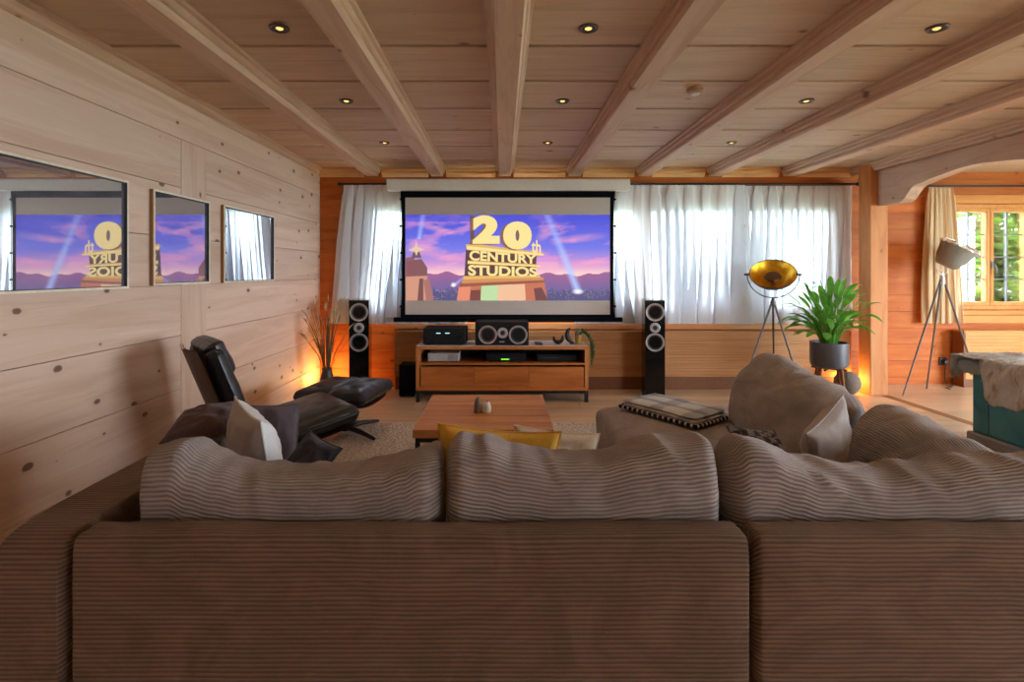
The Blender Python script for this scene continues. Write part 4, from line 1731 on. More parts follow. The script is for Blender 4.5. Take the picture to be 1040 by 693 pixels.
mb.build('shelf', M['oak_stand'], t, smooth=False)
mb = MB()
mb.box(-W2 + 0.036, 0.375, zb_ + 0.036, W2 - 0.036, 0.385, zt_ - 0.036)
mb.build('back_panel', M['inner_dark'], t, smooth=False)
dx = [PX(427, 5.084), PX(481.5, 5.084), PX(537.4, 5.084), PX(593.3, 5.084)]
for k in range(3):
    mb = MB(); mb.cpv = 0.13 + 0.29 * k
    mb.box(max(dx[k], -W2 + 0.037) + 0.0015, 0.004, zb_ + 0.038, min(dx[k + 1], W2 - 0.037) - 0.0015, 0.024, 0.352, bev=0.0015)
    mb.build('drawer', M['oak_stand'], t, smooth=False)
mb = MB()
mb.box(-W2 + 0.02, 0.02, 0.085, W2 - 0.02, 0.38, zb_ - 0.001)
mb.build('under_frame', M['black'], t, smooth=False)
for sx in (-1, 1):
    for yq_ in (0.0, 0.355):
        mb = MB()
        x = sx * (W2 - 0.018)
        mb.box(x - 0.018, yq_ + 0.004, 0, x + 0.018, yq_ + 0.04, zb_ - 0.001, bev=0.002)
        mb.build('leg', M['black'], t)

ST = 0.565          # top of the stand
# AV receiver
rx0, rx1 = PX(429.5, 5.12), PX(473, 5.12)
t = thing('amplifier', 'black amplifier box at the left end of the television stand', 'amplifier', ((rx0 + rx1) / 2, 5.12, ST))
w = (rx1 - rx0) / 2
mb = MB(); mb.box(-w, 0, 0.012, w, 0.30, 0.165, bev=0.006); mb.build('case', M['matt_black'], t)
for sx in (-1, 1):
    for yq_ in (0.04, 0.26):
        mb = MB(); mb.lathe([(0.015, 0), (0.018, 0.006), (0.018, 0.013)], 14, TR(sx * (w - 0.05), yq_, 0)); mb.build('foot', M['black'], t)
for xx in (-0.06, 0.03):
    mb = MB(); mb.box(xx - 0.022, -0.002, 0.115, xx + 0.022, 0.001, 0.123); mb.build('display', M['blue_led'], t)
for sx in (-0.8, 0.8):
    mb = MB(); mb.lathe([(0.001, 0), (0.02, 0), (0.022, -0.004), (0.020, -0.016), (0.001, -0.017)], 20, TR(sx * w, 0, 0.07) @ RX(-PI / 2) @ RX(0)); mb.build('knob', M['matt_black'], t)


# speakers ------------------------------------------------------------------
def driver(parent, x, y, z, r, conemat, tweeter=False):
    """front faces -Y"""
    T = TR(x, y, z) @ RX(PI / 2)
    mb = MB()
    if tweeter:
        mb.lathe([(r * 0.45, 0.002), (r * 0.5, 0.006), (r * 0.9, 0.006), (r, 0.0)], 36, T, cap=False)
        o = mb.build('tweeter_plate', M['silver'], parent)
        mb = MB(); mb.lathe([(0.001, 0.006), (r * 0.2, 0.005), (r * 0.45, 0.0015)], 24, T); mb.build('dome', M['cone_dark'], o)
        return
    mb.lathe([(r * 0.80, 0.001), (r * 0.82, 0.006), (r * 0.96, 0.007), (r, 0.0)], 40, T, cap=False)
    o = mb.build('woofer_ring', M['silver'], parent)
    mb = MB()
    mb.lathe([(0.001, -0.014), (r * 0.26, -0.014), (r * 0.62, -0.002), (r * 0.72, 0.004), (r * 0.79, 0.002)], 40, T, cap=False)
    mb.build('cone', conemat, o)
    mb = MB()
    mb.lathe([(0.001, 0.000), (r * 0.16, -0.004), (r * 0.26, -0.0125)], 24, T, cap=False)
    mb.build('dust_cap', M['cone_dark'], o)


def tower(label, px, Y, rz):
    w, d, h = 0.100, 0.32, 1.005
    t = thing('floorstanding_speaker', label, 'speaker', (PX(px, Y), Y, 0), rz, 'tall black loudspeakers')
    mb = MB()
    mb.box(-w, 0.0, 0.025, w, d, h, bev=0.006)
    mb.build('cabinet', M['gloss_black'], t)
    mb = MB()
    mb.box(-w - 0.012, 0.0, 0.0, w + 0.012, d, 0.024, bev=0.004)
    mb.build('plinth', M['grey_metal'], t)
    driver(t, 0, -0.0005, h - 0.124, 0.094, M['cone'])
    driver(t, 0, -0.0005, h - 0.284, 0.053, M['cone'], True)
    driver(t, 0, -0.0005, h - 0.434, 0.096, M['cone_dark'])
    return t


tower('tall black tower speaker right of the screen, standing by the window', 665.3, 5.27, math.radians(-9))
tower('tall black tower speaker left of the screen, behind the leather footstool', 364.5, 5.27, math.radians(9))
# centre speaker
cx_, hw = PX(509.8, 5.05), (PX(537.2, 5.05) - PX(482.4, 5.05)) / 2
t = thing('centre_speaker', 'wide black centre speaker on the television stand below the screen', 'speaker', (cx_, 5.10, ST), 0)
mb = MB(); mb.box(-hw, 0, 0.0, hw, 0.27, 0.232, bev=0.006); mb.build('cabinet', M['matt_black'], t)
driver(t, PX(495.3, 5.1) - cx_, -0.0005, 0.105, 0.094, M['cone'])
driver(t, PX(526.2, 5.1) - cx_, -0.0005, 0.105, 0.094, M['cone_dark'])
driver(t, PX(510.4, 5.1) - cx_, -0.0005, 0.124, 0.054, M['cone'], True)
mb = MB(); mb.box(-0.025, -0.003, 0.030, 0.025, 0.0, 0.042); mb.build('badge', M['silver'], t)
# small black box speaker left of the stand
t = thing('subwoofer', 'small black box subwoofer on the floor left of the television stand', 'subwoofer', (PX(413.2, 5.32), 5.30, 0))
mb = MB(); mb.box(-0.079, 0, 0.012, 0.079, 0.2, 0.335, bev=0.006); mb.build('cabinet', M['matt_black'], t)
mb = MB(); mb.box(-0.07, -0.006, 0.025, 0.07, -0.0005, 0.322, bev=0.002); mb.build('grille', M['screen_black'], t)
for sx in (-0.06, 0.06):
    mb = MB(); mb.lathe([(0.012, 0), (0.014, 0.012)], 12, TR(sx, 0.03, 0)); mb.build('foot', M['black'], t)
    mb = MB(); mb.lathe([(0.012, 0), (0.014, 0.012)], 12, TR(sx, 0.17, 0)); mb.build('foot', M['black'], t)
# devices on the open shelf
SH = 0.391
t = thing('media_player', 'light grey media box on the left of the open shelf', 'media player', (PX(451, 5.2), 5.15, SH))
mb = MB(); mb.box(-0.158, 0, 0.006, 0.158, 0.2, 0.088, bev=0.004); mb.build('case', M['grey_box'], t)
mb = MB(); mb.box(0.05, -0.002, 0.02, 0.15, 0.0005, 0.075); mb.build('front_flap', M['silver'], t)
for sx in (-0.13, 0.13):
    for yq_ in (0.03, 0.17):
        mb = MB(); mb.box(sx - 0.012, yq_ - 0.012, 0, sx + 0.012, yq_ + 0.012, 0.006); mb.build('foot', M['black'], t)
t = thing('receiver', 'flat black receiver with green display in the middle of the open shelf', 'receiver', (PX(514, 5.2), 5.15, SH))
mb = MB(); mb.box(-0.20, 0, 0.008, 0.20, 0.2, 0.085, bev=0.004); mb.build('case', M['matt_black'], t)
mb = MB(); mb.box(-0.05, -0.002, 0.022, 0.03, 0.0005, 0.032); mb.build('display', M['green_led'], t)
for sx in (-0.16, 0.16):
    for yq_ in (0.03, 0.17):
        mb = MB(); mb.box(sx - 0.012, yq_ - 0.012, 0, sx + 0.012, yq_ + 0.012, 0.008); mb.build('foot', M['black'], t)
t = thing('disc_player', 'flat black disc player at the right of the open shelf', 'disc player', (PX(565, 5.2), 5.16, SH))
mb = MB(); mb.box(-0.20, 0, 0.006, 0.20, 0.2, 0.07, bev=0.004); mb.build('case', M['matt_black'], t)
mb = MB(); mb.box(-0.16, -0.0015, 0.04, 0.02, 0.0005, 0.044); mb.build('disc_slot', M['grey_metal'], t)
for sx in (-0.16, 0.16):
    for yq_ in (0.03, 0.17):
        mb = MB(); mb.box(sx - 0.012, yq_ - 0.012, 0, sx + 0.012, yq_ + 0.012, 0.006); mb.build('foot', M['black'], t)
# remote
t = thing('remote_control', 'small dark remote control lying on the television stand', 'remote control', (PX(547, 5.2), 5.2, ST), 0.05)
mb = MB(); mb.box(-0.034, -0.07, 0, 0.034, 0.07, 0.018, bev=0.005); mb.build('case', plain('remote_blue_black', C(34, 36, 52), 0.4), t)
mb = MB()
for i in range(3):
    for j in range(4):
        mb.box(-0.022 + 0.016 * i, -0.045 + 0.022 * j, 0.018, -0.012 + 0.016 * i, -0.035 + 0.022 * j, 0.0205)
mb.build('buttons', M['grey_metal'], t)


# horn sculptures
def horn(label, cx, cy, Y, r, a0, a1, rmax):
    z0 = ST
    c = P(cx, cy, Y)
    pts, rs = [], []
    for k in range(20):
        s = k / 19
        a = lerp(a0, a1, s)
        pts.append(Vector((math.cos(a) * r, 0, math.sin(a) * r)))
        rs.append(rmax * math.sin(PI * (0.08 + 0.84 * s)) ** 0.7)
    zmin = min(p.z - q for p, q in zip(pts, rs))
    root = thing('horn_sculpture', label, 'sculpture', (c.x, Y, ST), 0, 'dark crescent sculptures')
    mb = MB()
    mb.tube([p - Vector((0, 0, zmin)) for p in pts], rs, 12)
    o = mb.build('crescent', M['horn'], root)
    mb = MB()
    lo = min(p.x for p, q in zip(pts, rs) if p.z - q < zmin + 0.02)
    hi = max(p.x for p, q in zip(pts, rs) if p.z - q < zmin + 0.02)
    mb.lathe([(0.001, 0), (0.02, 0), (0.016, 0.012), (0.001, 0.014)], 16, TR((lo + hi) / 2, 0, 0))
    mb.build('base', M['horn'], root)


horn('dark open crescent sculpture curving upwards, nearer the centre speaker', 567, 342, 5.2, 0.046, math.radians(160), math.radians(390), 0.019)
horn('dark crescent sculpture curving left beside the golden plant pot', 584, 341, 5.22, 0.082, math.radians(125), math.radians(262), 0.024)
# gold pot with trailing plant
gx = PX(587.5, 5.2)
t = thing('trailing_plant', 'trailing green plant in a golden pot at the right end of the television stand', 'plant', (gx, 5.2, ST))
mb = MB(); mb.lathe([(0.001, 0), (0.034, 0), (0.036, 0.006), (0.036, 0.095), (0.031, 0.095), (0.030, 0.08), (0.001, 0.08)], 28); mb.build('pot', M['gold_pot'], t)
st_ = MB(); lf = MB()
rv = random.Random(5)
for k in range(9):
    a = rv.uniform(-0.9, 0.9)
    ln = rv.uniform(0.10, 0.30)
    x1 = W2 - gx + 0.02 + 0.012 * rv.random()
    yb = rv.uniform(-0.10, 0.03)
    pts = [Vector((0.01, 0, 0.085)), Vector((0.03, yb * 0.4, 0.13)), Vector((x1 * 0.8, yb, 0.09)), Vector((x1 + 0.014, yb, 0.02)), Vector((x1 + 0.022, yb, -ln * 0.5)), Vector((x1 + 0.012 + 0.02 * rv.random(), yb, -ln))]
    st_.tube(pts, 0.0022, 5)
    for i in range(1, 5):
        for s in range(5):
            p = pts[i].lerp(pts[i + 1], s / 5) if i < 5 else pts[i]
            q = Matrix.Rotation(rv.uniform(0, 6.28), 3, 'Z') @ Matrix.Rotation(rv.uniform(0.2, 1.3), 3, 'X')
            sz = rv.uniform(0.022, 0.034)
            lf.add([p + Vector((0.003, 0, 0)) + q @ Vector(v) * sz for v in ((0, 0, 0), (0.45, 0.5, 0.05), (0, 1.3, -0.1), (-0.45, 0.5, 0.05))], [(0, 1, 2, 3)])
for k in range(14):
    a = rv.uniform(0, 6.28)
    p = Vector((math.cos(a) * 0.02, math.sin(a) * 0.02, 0.085))
    q = Matrix.Rotation(a, 3, 'Z') @ Matrix.Rotation(rv.uniform(0.3, 1.1), 3, 'X')
    lf.add([p + q @ Vector(v) * 0.035 for v in ((0, 0, 0), (0.4, 0.5, 0.05), (0, 1.4, 0.1), (-0.4, 0.5, 0.05))], [(0, 1, 2, 3)])
st_.build('stem', M['vine'], t)
lf.build('leaves', M['vine'], t, smooth=False, fixn=False)
mb = MB(); mb.tube([(-0.005, 0, 0.08), (-0.012, 0, 0.115), (-0.020, 0, 0.15), (-0.010, 0, 0.17)], [0.016, 0.02, 0.014, 0.004], 10); mb.build('grey_ornament', M['shade_grey'], t)


# ================================================================== LOUNGE CHAIR + OTTOMAN
def pad(w, l, th, seed, puff=0.35, n=22, tuft=None):
    """leather pad in XY, thickness th from z=0"""
    mb = MB()

    def top(sgn):
        def fn(u, v):
            a, b = 2 * u - 1, 2 * v - 1
            rr = 0.16
            x, y_ = a * l / 2, b * w / 2
            # round corners in plan
            ea, eb = max(0, abs(a) - (1 - rr)) / rr, max(0, abs(b) - (1 - rr)) / rr
            k = math.hypot(ea, eb)
            if ea > 0 and eb > 0 and max(ea, eb) > 0:
                f = max(ea, eb) / k
                x = math.copysign((1 - rr + rr * ea * f) * l / 2, a)
                y_ = math.copysign((1 - rr + rr * eb * f) * w / 2, b)
            e = max(abs(a), abs(b))
            t = th / 2 * (1 - e ** 7) ** 0.5 * (1 - puff * 0.25 * (a * a + b * b) / 2)
            if sgn > 0 and tuft:
                for (tx, ty) in tuft:
                    d = math.hypot(x - tx, y_ - ty)
                    t -= 0.028 * math.exp(-(d / 0.045) ** 2)
                t -= 0.012 * math.exp(-(x / 0.02) ** 2) * (e < 0.97)
            t += 0.004 * noise.noise(Vector((x * 14 + seed, y_ * 14, sgn)))
            return (x, y_, th / 2 + sgn * max(t, 0.0005))
        return fn
    mb.grid(n * 2, n * 2, top(1))
    mb.grid(n * 2, n * 2, top(-1))
    return mb


def xform(mb, T):
    mb.v = [tuple(T @ Vector(p)) for p in mb.v]
    return mb


def star_base(root, n, r, z, a0, colh, mat=None):
    mat = mat or M['black']
    for k in range(n):
        a = a0 + 2 * PI * k / n
        mb = MB()
        c, s = math.cos(a), math.sin(a)
        mb.tube([(c * 0.02, s * 0.02, z + 0.045), (c * r * 0.5, s * r * 0.5, z + 0.038), (c * r * 0.95, s * r * 0.95, z + 0.016), (c * r, s * r, z + 0.012)], [0.022, 0.019, 0.014, 0.011], 10)
        mb.build('leg', mat, root)
    mb = MB()
    mb.lathe([(0.001, z + 0.02), (0.035, z + 0.02), (0.035, z + 0.07), (0.022, z + 0.08), (0.022, colh), (0.09, colh + 0.005), (0.09, colh + 0.015), (0.001, colh + 0.015)], 24)
    mb.build('column', mat, root)


t = thing('lounge_chair', 'black leather lounge chair with dark veneer shell, turned towards the screen', 'armchair', (-1.345, 3.18, 0.0), math.radians(42))
star_base(t, 5, 0.33, 0.016, math.radians(20), 0.27)
# seat: tilted pad and shell (local +X is forward)
seatT = TR(0.0, 0, 0.285) @ RY(-0.16)
mb = xform(pad(0.56, 0.70, 0.145, 3), seatT @ TR(0.04, 0, 0))
mb.build('seat', M['leather'], t, angle=60)
mb = MB()


def shell_fn(l, w, dz, curve, T, th=0.012, n=16):
    m = MB()
    for sg in (0, 1):
        m.grid(n, n, lambda u, v: T @ Vector(((u - 0.5) * l, (v - 0.5) * w * (1 - 0.10 * (2 * u - 1) ** 4), dz - curve * (1 - (2 * v - 1) ** 2) * 1.0 - sg * th)))
    return m


shell_fn(0.68, 0.54, 0.012, 0.022, seatT @ TR(0.04, 0, 0)).build('seat_shell', M['chair_shell'], t)
# piping along the seat edge
mb = MB()
pts = []
for k in range(40):
    a = 2 * PI * k / 40
    cx_2, cy_2 = math.cos(a), math.sin(a)
    pts.append(seatT @ Vector((math.copysign(abs(cx_2) ** 0.35, cx_2) * 0.349 + 0.04, math.copysign(abs(cy_2) ** 0.35, cy_2) * 0.279, 0.092)))
mb.tube(pts, 0.006, 8, closed=True)
mb.build('piping', M['leather'], t)
# back: pad leaning backwards, headrest roll, shell behind
lean = math.radians(-110)
backT = TR(-0.33, 0, 0.36) @ RY(lean) @ TR(0.26, 0, 0)
mb = xform(pad(0.50, 0.56, 0.12, 5), backT @ TR(0, 0, -0.13))
mb.build('backrest', M['leather'], t, angle=60)
headT = TR(-0.33, 0, 0.36) @ RY(lean) @ TR(0.515, 0, 0)
mb = xform(pad(0.42, 0.20, 0.12, 6), headT @ TR(-0.045, 0, -0.150) @ RY(-0.05))
mb.build('headrest', M['leather'], t, angle=60)
shell_fn(0.60, 0.47, 0.004, -0.025, backT).build('back_shell', M['chair_shell'], t)
mb = MB()
for sy in (-1, 1):
    mb.tube([seatT @ Vector((-0.2, sy * 0.15, -0.02)), seatT @ Vector((-0.33, sy * 0.15, 0.0)), backT @ Vector((-0.24, sy * 0.15, 0.03)), backT @ Vector((-0.16, sy * 0.15, 0.03))], 0.012, 8)
mb.build('bracket', M['grey_metal'], t)

t = thing('ottoman', 'square tufted black leather footstool beside the lounge chair', 'footstool', (-1.25, 4.09, 0.0), math.radians(-11))
star_base(t, 4, 0.34, 0.016, math.radians(66), 0.25)
tf = [(-0.13, -0.13), (0.13, -0.13), (-0.13, 0.13), (0.13, 0.13)]
mb = xform(pad(0.59, 0.59, 0.135, 8, tuft=tf), TR(0, 0, 0.285))
mb.build('cushion', M['leather'], t, angle=60)
shell_fn(0.50, 0.50, 0.0, 0.02, TR(0, 0, 0.292)).build('shell', M['chair_shell'], t)
for (tx, ty) in tf:
    mb = MB(); mb.lathe([(0.001, 0.007), (0.009, 0.005), (0.012, 0)], 12, TR(tx, ty, 0.386)); mb.build('button', M['leather'], t)

# ================================================================== LAMPS
# gold dish tripod lamp
LY = 5.22
base = P(785, 400, LY)
LR = math.radians(-27)
t = thing('tripod_lamp', 'tripod floor lamp with dark dish and golden inside before the sheer curtain', 'floor lamp', (base.x, LY, 0), LR)
apexz = PZ(307, LY)
for (fx, fy) in ((-0.36, -0.02), (0.12, 0.20), (0.25, -0.14)):
    fx, fy = fx * math.cos(LR) + fy * math.sin(LR), -fx * math.sin(LR) + fy * math.cos(LR)
    mb = MB()
    mb.tube([(0.0 + fx * 0.03, fy * 0.03, apexz), (fx, fy, 0.0)], [0.011, 0.008], 10)
    mb.build('leg', M['grey_metal'], t)
mb = MB()
mb.lathe([(0.001, apexz - 0.03), (0.022, apexz - 0.03), (0.026, apexz), (0.014, apexz + 0.03), (0.011, apexz + 0.05), (0.001, apexz + 0.05)], 20)
mb.build('hub', M['grey_metal'], t)
dz = PZ(279, LY)
yr = 0.236
mb = MB()
mb.tube([(math.cos(a) * yr, 0, dz + math.sin(a) * yr) for a in np.linspace(PI, 2 * PI, 28)], 0.006, 8)
mb.build('yoke', M['grey_metal'], t)
for sx in (-1, 1):
    mb = MB(); mb.lathe([(0.001, -0.03), (0.012, -0.03), (0.014, 0.0), (0.008, 0.02), (0.001, 0.02)], 14, TR(sx * yr, 0, dz) @ RY(PI / 2)); mb.build('knob', M['grey_metal'], t)
# dish: axis toward camera and up
DT = TR(0, 0, dz) @ RX(math.radians(42))
R0 = 0.218
prof_o = [(0.001, -0.12), (0.06, -0.117), (0.12, -0.095), (0.17, -0.06), (0.205, -0.02), (R0, 0.012)]
mb = MB(); mb.lathe(prof_o, 44, DT, cap=False); dish = mb.build('dish', M['dish_dark'], t)
prof_i = [(0.001, -0.113), (0.058, -0.110), (0.116, -0.089), (0.166, -0.054), (0.200, -0.016), (R0, 0.0125)]
mb = MB(); mb.lathe(prof_i, 44, DT, cap=False); mb.build('golden_lining', M['dish_gold'], dish)
mb = MB(); mb.tube([DT @ Vector((math.cos(a) * R0, math.sin(a) * R0, 0.012)) for a in np.linspace(0, 2 * PI, 45)[:-1]], 0.004, 6, closed=True); mb.build('rim', M['dish_dark'], dish)
mb = MB(); mb.lathe([(0.001, 0.0), (0.045, -0.004), (0.072, -0.02), (0.080, -0.034), (0.074, -0.034), (0.04, -0.012), (0.001, -0.008)], 32, DT, cap=False)
mb.build('bulb_cap', plain('dark_bronze_cap', C(96, 62, 26), 0.4, 0.5), t)
mb = MB(); mb.lathe([(0.012, -0.113), (0.012, -0.01)], 12, DT); mb.build('stem', M['grey_metal'], t)

# grey spotlight tripod lamp
GY = 5.55
base = P(957, 400, GY)
t = thing('tripod_lamp', 'tripod floor lamp with grey spotlight shade before the cream curtain', 'floor lamp', (base.x, GY, 0))
apz = PZ(284, GY)
feet = [P(917, 401.5, 5.36), P(941, 393, 5.68), P(996, 397, 5.55)]
for f in feet:
    dxy = (f.x - base.x, f.y - GY)
    mb = MB()
    mb.tube([(dxy[0] * 0.04, dxy[1] * 0.04, apz), (dxy[0], dxy[1], 0.0)], [0.011, 0.008], 10)
    mb.build('leg', M['grey_metal'], t)
mb = MB()
mb.lathe([(0.001, apz - 0.05), (0.024, apz - 0.05), (0.024, apz + 0.02), (0.012, apz + 0.035), (0.012, apz + 0.07), (0.001, apz + 0.07)], 18)
mb.build('hub', M['silver'], t)
mb = MB()
hz = PZ(272, GY)
mb.tube([(-0.06, 0, apz + 0.12), (-0.05, 0, apz + 0.07), (0, 0, apz + 0.055), (0.05, 0, apz + 0.07), (0.055, 0, apz + 0.12)], 0.008, 8)
mb.build('yoke', M['silver'], t)
hc = P(966, 262, GY)
HT = TR(hc.x - base.x, 0, hc.z) @ RY(math.radians(26)) @ RX(math.radians(16))
mb = MB()
mb.lathe([(0.001, -0.10), (0.085, -0.10), (0.105, -0.085), (0.135, -0.01), (0.165, 0.10), (0.172, 0.125)], 40, HT, cap=False)
sh = mb.build('shade', M['shade_grey'], t)
mb = MB()
mb.lathe([(0.160, 0.098), (0.168, 0.1245)], 40, HT, cap=False)
mb.lathe([(0.001, 0.03), (0.12, 0.03), (0.160, 0.098)], 40, HT, cap=False)
mb.build('reflector', M['cage'], sh)
mb = MB()
for k in range(18):
    a = 2 * PI * k / 18
    c, s = math.cos(a), math.sin(a)
    mb.tube([HT @ Vector((c * 0.174, s * 0.174, 0.118)), HT @ Vector((c * 0.185, s * 0.185, 0.132)), HT @ Vector((c * 0.168, s * 0.168, 0.160)), HT @ Vector((c * 0.06, s * 0.06, 0.170))], 0.006, 6)
for rr, zz in ((0.180, 0.134), (0.11, 0.166)):
    mb.tube([HT @ Vector((math.cos(a) * rr, math.sin(a) * rr, zz)) for a in np.linspace(0, 2 * PI, 37)[:-1]], 0.005, 6, closed=True)
mb.build('cage', M['cage'], sh)
# socket and lead
sp = P(957, 367, YA)
t = thing('wall_socket', 'small dark wall socket beside the grey tripod lamp', 'wall socket', (sp.x, YA, sp.z))
mb = MB(); mb.box(-0.045, -0.014, -0.045, 0.045, -0.001, 0.045, bev=0.004); mb.build('plate', M['socket'], t)
mb = MB(); mb.lathe([(0.02, 0.0), (0.024, 0.02), (0.02, 0.045), (0.001, 0.045)], 16, TR(0, -0.014, 0) @ RX(PI / 2)); mb.build('plug', M['black'], t)
mb = MB()
c0 = (sp.x, YA - 0.045, sp.z - 0.02)
mb.tube([c0, (sp.x, YA - 0.03, sp.z - 0.15), (sp.x - 0.003, YA - 0.04, 0.04), (sp.x + 0.03, YA - 0.10, 0.008), (sp.x - 0.05, 5.74, 0.007), (sp.x - 0.15, 5.70, 0.007), (sp.x - 0.17, 5.62, 0.007)], 0.0055, 8)
tag(mb.build('power_cord', M['socket'], None), 'dark lamp cord running from the wall socket along the floor', 'cord')

# ball lamp
bp = P(860.5, 389, 5.40)
t = thing('ball_lamp', 'round grey ball lamp glowing on the floor beside the wooden post', 'lamp', (bp.x, 5.40, 0.0))
mb = MB()
prof_s = [(0.001, 0.0)] + [(0.125 * math.sin(a), 0.125 - 0.125 * math.cos(a)) for a in np.linspace(0.25, PI - 0.02, 22)]
mb.lathe(prof_s, 36); mb.build('ball', M['sphere'], t)
mb = MB(); mb.lathe([(0.02, -0.001), (0.03, 0.0), (0.03, 0.008), (0.02, 0.012)], 18, TR(0.05, 0.10, 0.17) @ RX(math.radians(-50))); mb.build('light_opening', M['bulb'], t)


def point(name, loc, e, col, r=0.03):
    ld = bpy.data.lights.new(name, 'POINT')
    ld.energy = e
    ld.color = col
    ld.shadow_soft_size = r
    o = bpy.data.objects.new(name, ld)
    COL.objects.link(o)
    o.location = loc
    return o


point('ball_lamp_light', (bp.x + 0.10, 5.56, 0.13), 3.4, (1, 0.50, 0.14), 0.03)
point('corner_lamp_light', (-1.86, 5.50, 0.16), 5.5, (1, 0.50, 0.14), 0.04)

# ================================================================== PLANTS
py_ = 5.15
pc = P(842, 372, py_)
t = thing('potted_plant', 'lush green leafy plant in a grey pot on a wooden stand', 'plant', (pc.x, py_, 0))
zp0, zp1 = PZ(373, py_), PZ(347.5, py_)
rp_ = 0.170
mb = MB(); mb.lathe([(0.001, zp0), (rp_ - 0.035, zp0), (rp_ - 0.008, zp0 + 0.02), (rp_, zp0 + 0.05), (rp_, zp1), (rp_ - 0.014, zp1), (rp_ - 0.014, zp1 - 0.03), (0.001, zp1 - 0.03)], 40)
mb.build('pot', M['pot'], t)
mb = MB(); mb.lathe([(0.001, zp1 - 0.026), (rp_ - 0.016, zp1 - 0.028)], 30, cap=False); mb.build('soil', M['soil'], t)
stand = MB()
stand.tube([(-0.11, -0.11, zp0 - 0.012), (0.11, 0.11, zp0 - 0.012)], 0.011, 8)
stand.tube([(-0.11, 0.11, zp0 - 0.013), (0.11, -0.11, zp0 - 0.013)], 0.011, 8)
sto = stand.build('stand', M['walnut'], t)
for k in range(4):
    a = math.radians(20 + 90 * k)
    c, s = math.cos(a), math.sin(a)
    mb = MB()
    mb.tube([(c * 0.125, s * 0.125, zp0 + 0.0), (c * 0.175, s * 0.175, 0.0)], [0.018, 0.012], 12)
    mb.build('leg', M['walnut'], sto)
rl = random.Random(21)


def leaf_strip(mb, base, direction, ln, wd, droop, roll, n=9):
    """curved lance-shaped leaf with a fold along the middle"""
    p = Vector(base)
    d = Vector(direction).normalized()
    side = d.cross(Vector((0, 0, 1)))
    if side.length < 1e-3:
        side = Vector((1, 0, 0))
    side.normalize()
    vs = []
    for i in range(n):
        s = i / (n - 1)
        w = wd * (math.sin(PI * min(1, s * 0.93 + 0.05)) ** 0.8)
        nrm = side.cross(d).normalized()
        sd = (side * math.cos(roll) + nrm * math.sin(roll))
        up = sd.cross(d).normalized()
        vs += [p - sd * w + up * -0.25 * w, p, p + sd * w + up * -0.25 * w]
        p = p + d * (ln / (n - 1))
        d = (d + Vector((0, 0, -droop / (n - 1)))).normalized()
    fs = []
    for i in range(n - 1):
        a = i * 3
        fs += [(a, a + 1, a + 4, a + 3), (a + 1, a + 2, a + 5, a + 4)]
    mb.add(vs, fs)


stems = MB()
leaves = []
for k in range(92):
    az = rl.uniform(0, 2 * PI)
    el = rl.uniform(0.15, 1.30) if k > 14 else rl.uniform(1.1, 1.5)
    L = rl.uniform(0.18, 0.50) * (0.80 + 0.30 * el)
    d0 = Vector((math.cos(az) * math.cos(el), math.sin(az) * math.cos(el) * 0.8, math.sin(el)))
    b0 = Vector((math.cos(az) * 0.06, math.sin(az) * 0.06, zp1 - 0.03))
    b1 = b0 + Vector((d0.x * 0.35, d0.y * 0.35, max(0.75, d0.z))).normalized() * L * 0.55
    b2 = b1 + d0 * L * 0.35
    stems.tube([b0, b0.lerp(b1, 0.5) + Vector((0, 0, 0.01)), b1, b2], [0.006, 0.005, 0.004, 0.003], 6)
    m = MB()
    dd = (b2 - b1).normalized()
    leaf_strip(m, b2, dd + Vector((0, 0, 0.15)), rl.uniform(0.15, 0.25), rl.uniform(0.026, 0.042), rl.uniform(0.9, 2.4), rl.uniform(-0.5, 0.5))
    leaves.append(m)
for m in leaves:
    m.build('leaf', M['leaf'], t, fixn=False, angle=80)
stems.build('stem', M['leaf'], t)
# fine upright flower stem
mb = MB()
p0 = (0.02, 0, zp1 - 0.03)
mb.tube([p0, (-0.02, 0, zp1 + 0.35), (-0.05, 0, zp1 + 0.52), (-0.09, 0, zp1 + 0.62)], [0.005, 0.004, 0.004, 0.003], 6)
leaf_strip(mb, (-0.05, 0, zp1 + 0.52), (-0.5, 0.0, 0.8), 0.2, 0.03, 1.6, 0.3)
leaf_strip(mb, (-0.06, 0, zp1 + 0.55), (-0.8, -0.1, 0.3), 0.16, 0.024, 1.2, -0.3)
mb.build('tall_shoot', M['leaf'], t, fixn=False)

# dried grass in vase
gy = 5.1
gp = P(331, 380, gy)
t = thing('dried_grass', 'dried grasses in a dark vase in the far left corner', 'dried plant', (gp.x + 0.01, gy, 0))
mb = MB(); mb.lathe([(0.001, 0.0), (0.06, 0.0), (0.075, 0.03), (0.085, 0.14), (0.06, 0.26), (0.045, 0.32), (0.05, 0.34), (0.042, 0.34), (0.04, 0.30), (0.001, 0.30)], 28)
mb.build('vase', M['vase'], t)
rg = random.Random(9)
sm, hm = MB(), MB()
for k in range(70):
    a = rg.uniform(0, 2 * PI)
    sp_ = rg.uniform(0.03, 0.26)
    h_ = rg.uniform(0.62, 1.02)
    p0 = Vector((math.cos(a) * 0.02, math.sin(a) * 0.02, 0.30))
    p2 = Vector((max(-0.2, math.cos(a) * sp_), math.sin(a) * sp_, h_))
    p1 = p0.lerp(p2, 0.5) + Vector((-math.cos(a), -math.sin(a), 0)) * 0.03 * sp_ * 4
    sm.tube([p0, p1, p2], [0.0032, 0.0026, 0.0012], 5)
    if k % 3 == 0:
        dv = (p2 - p1).normalized()
        hm.tube([p2 - dv * 0.02, p2 + dv * 0.03, p2 + dv * 0.08 + Vector((math.cos(a) * 0.02, 0, -0.006))], [0.002, 0.008, 0.0015], 6)
sm.build('stalk', M['grass_dry'], t)
hm.build('seed_head', M['seed'], t)

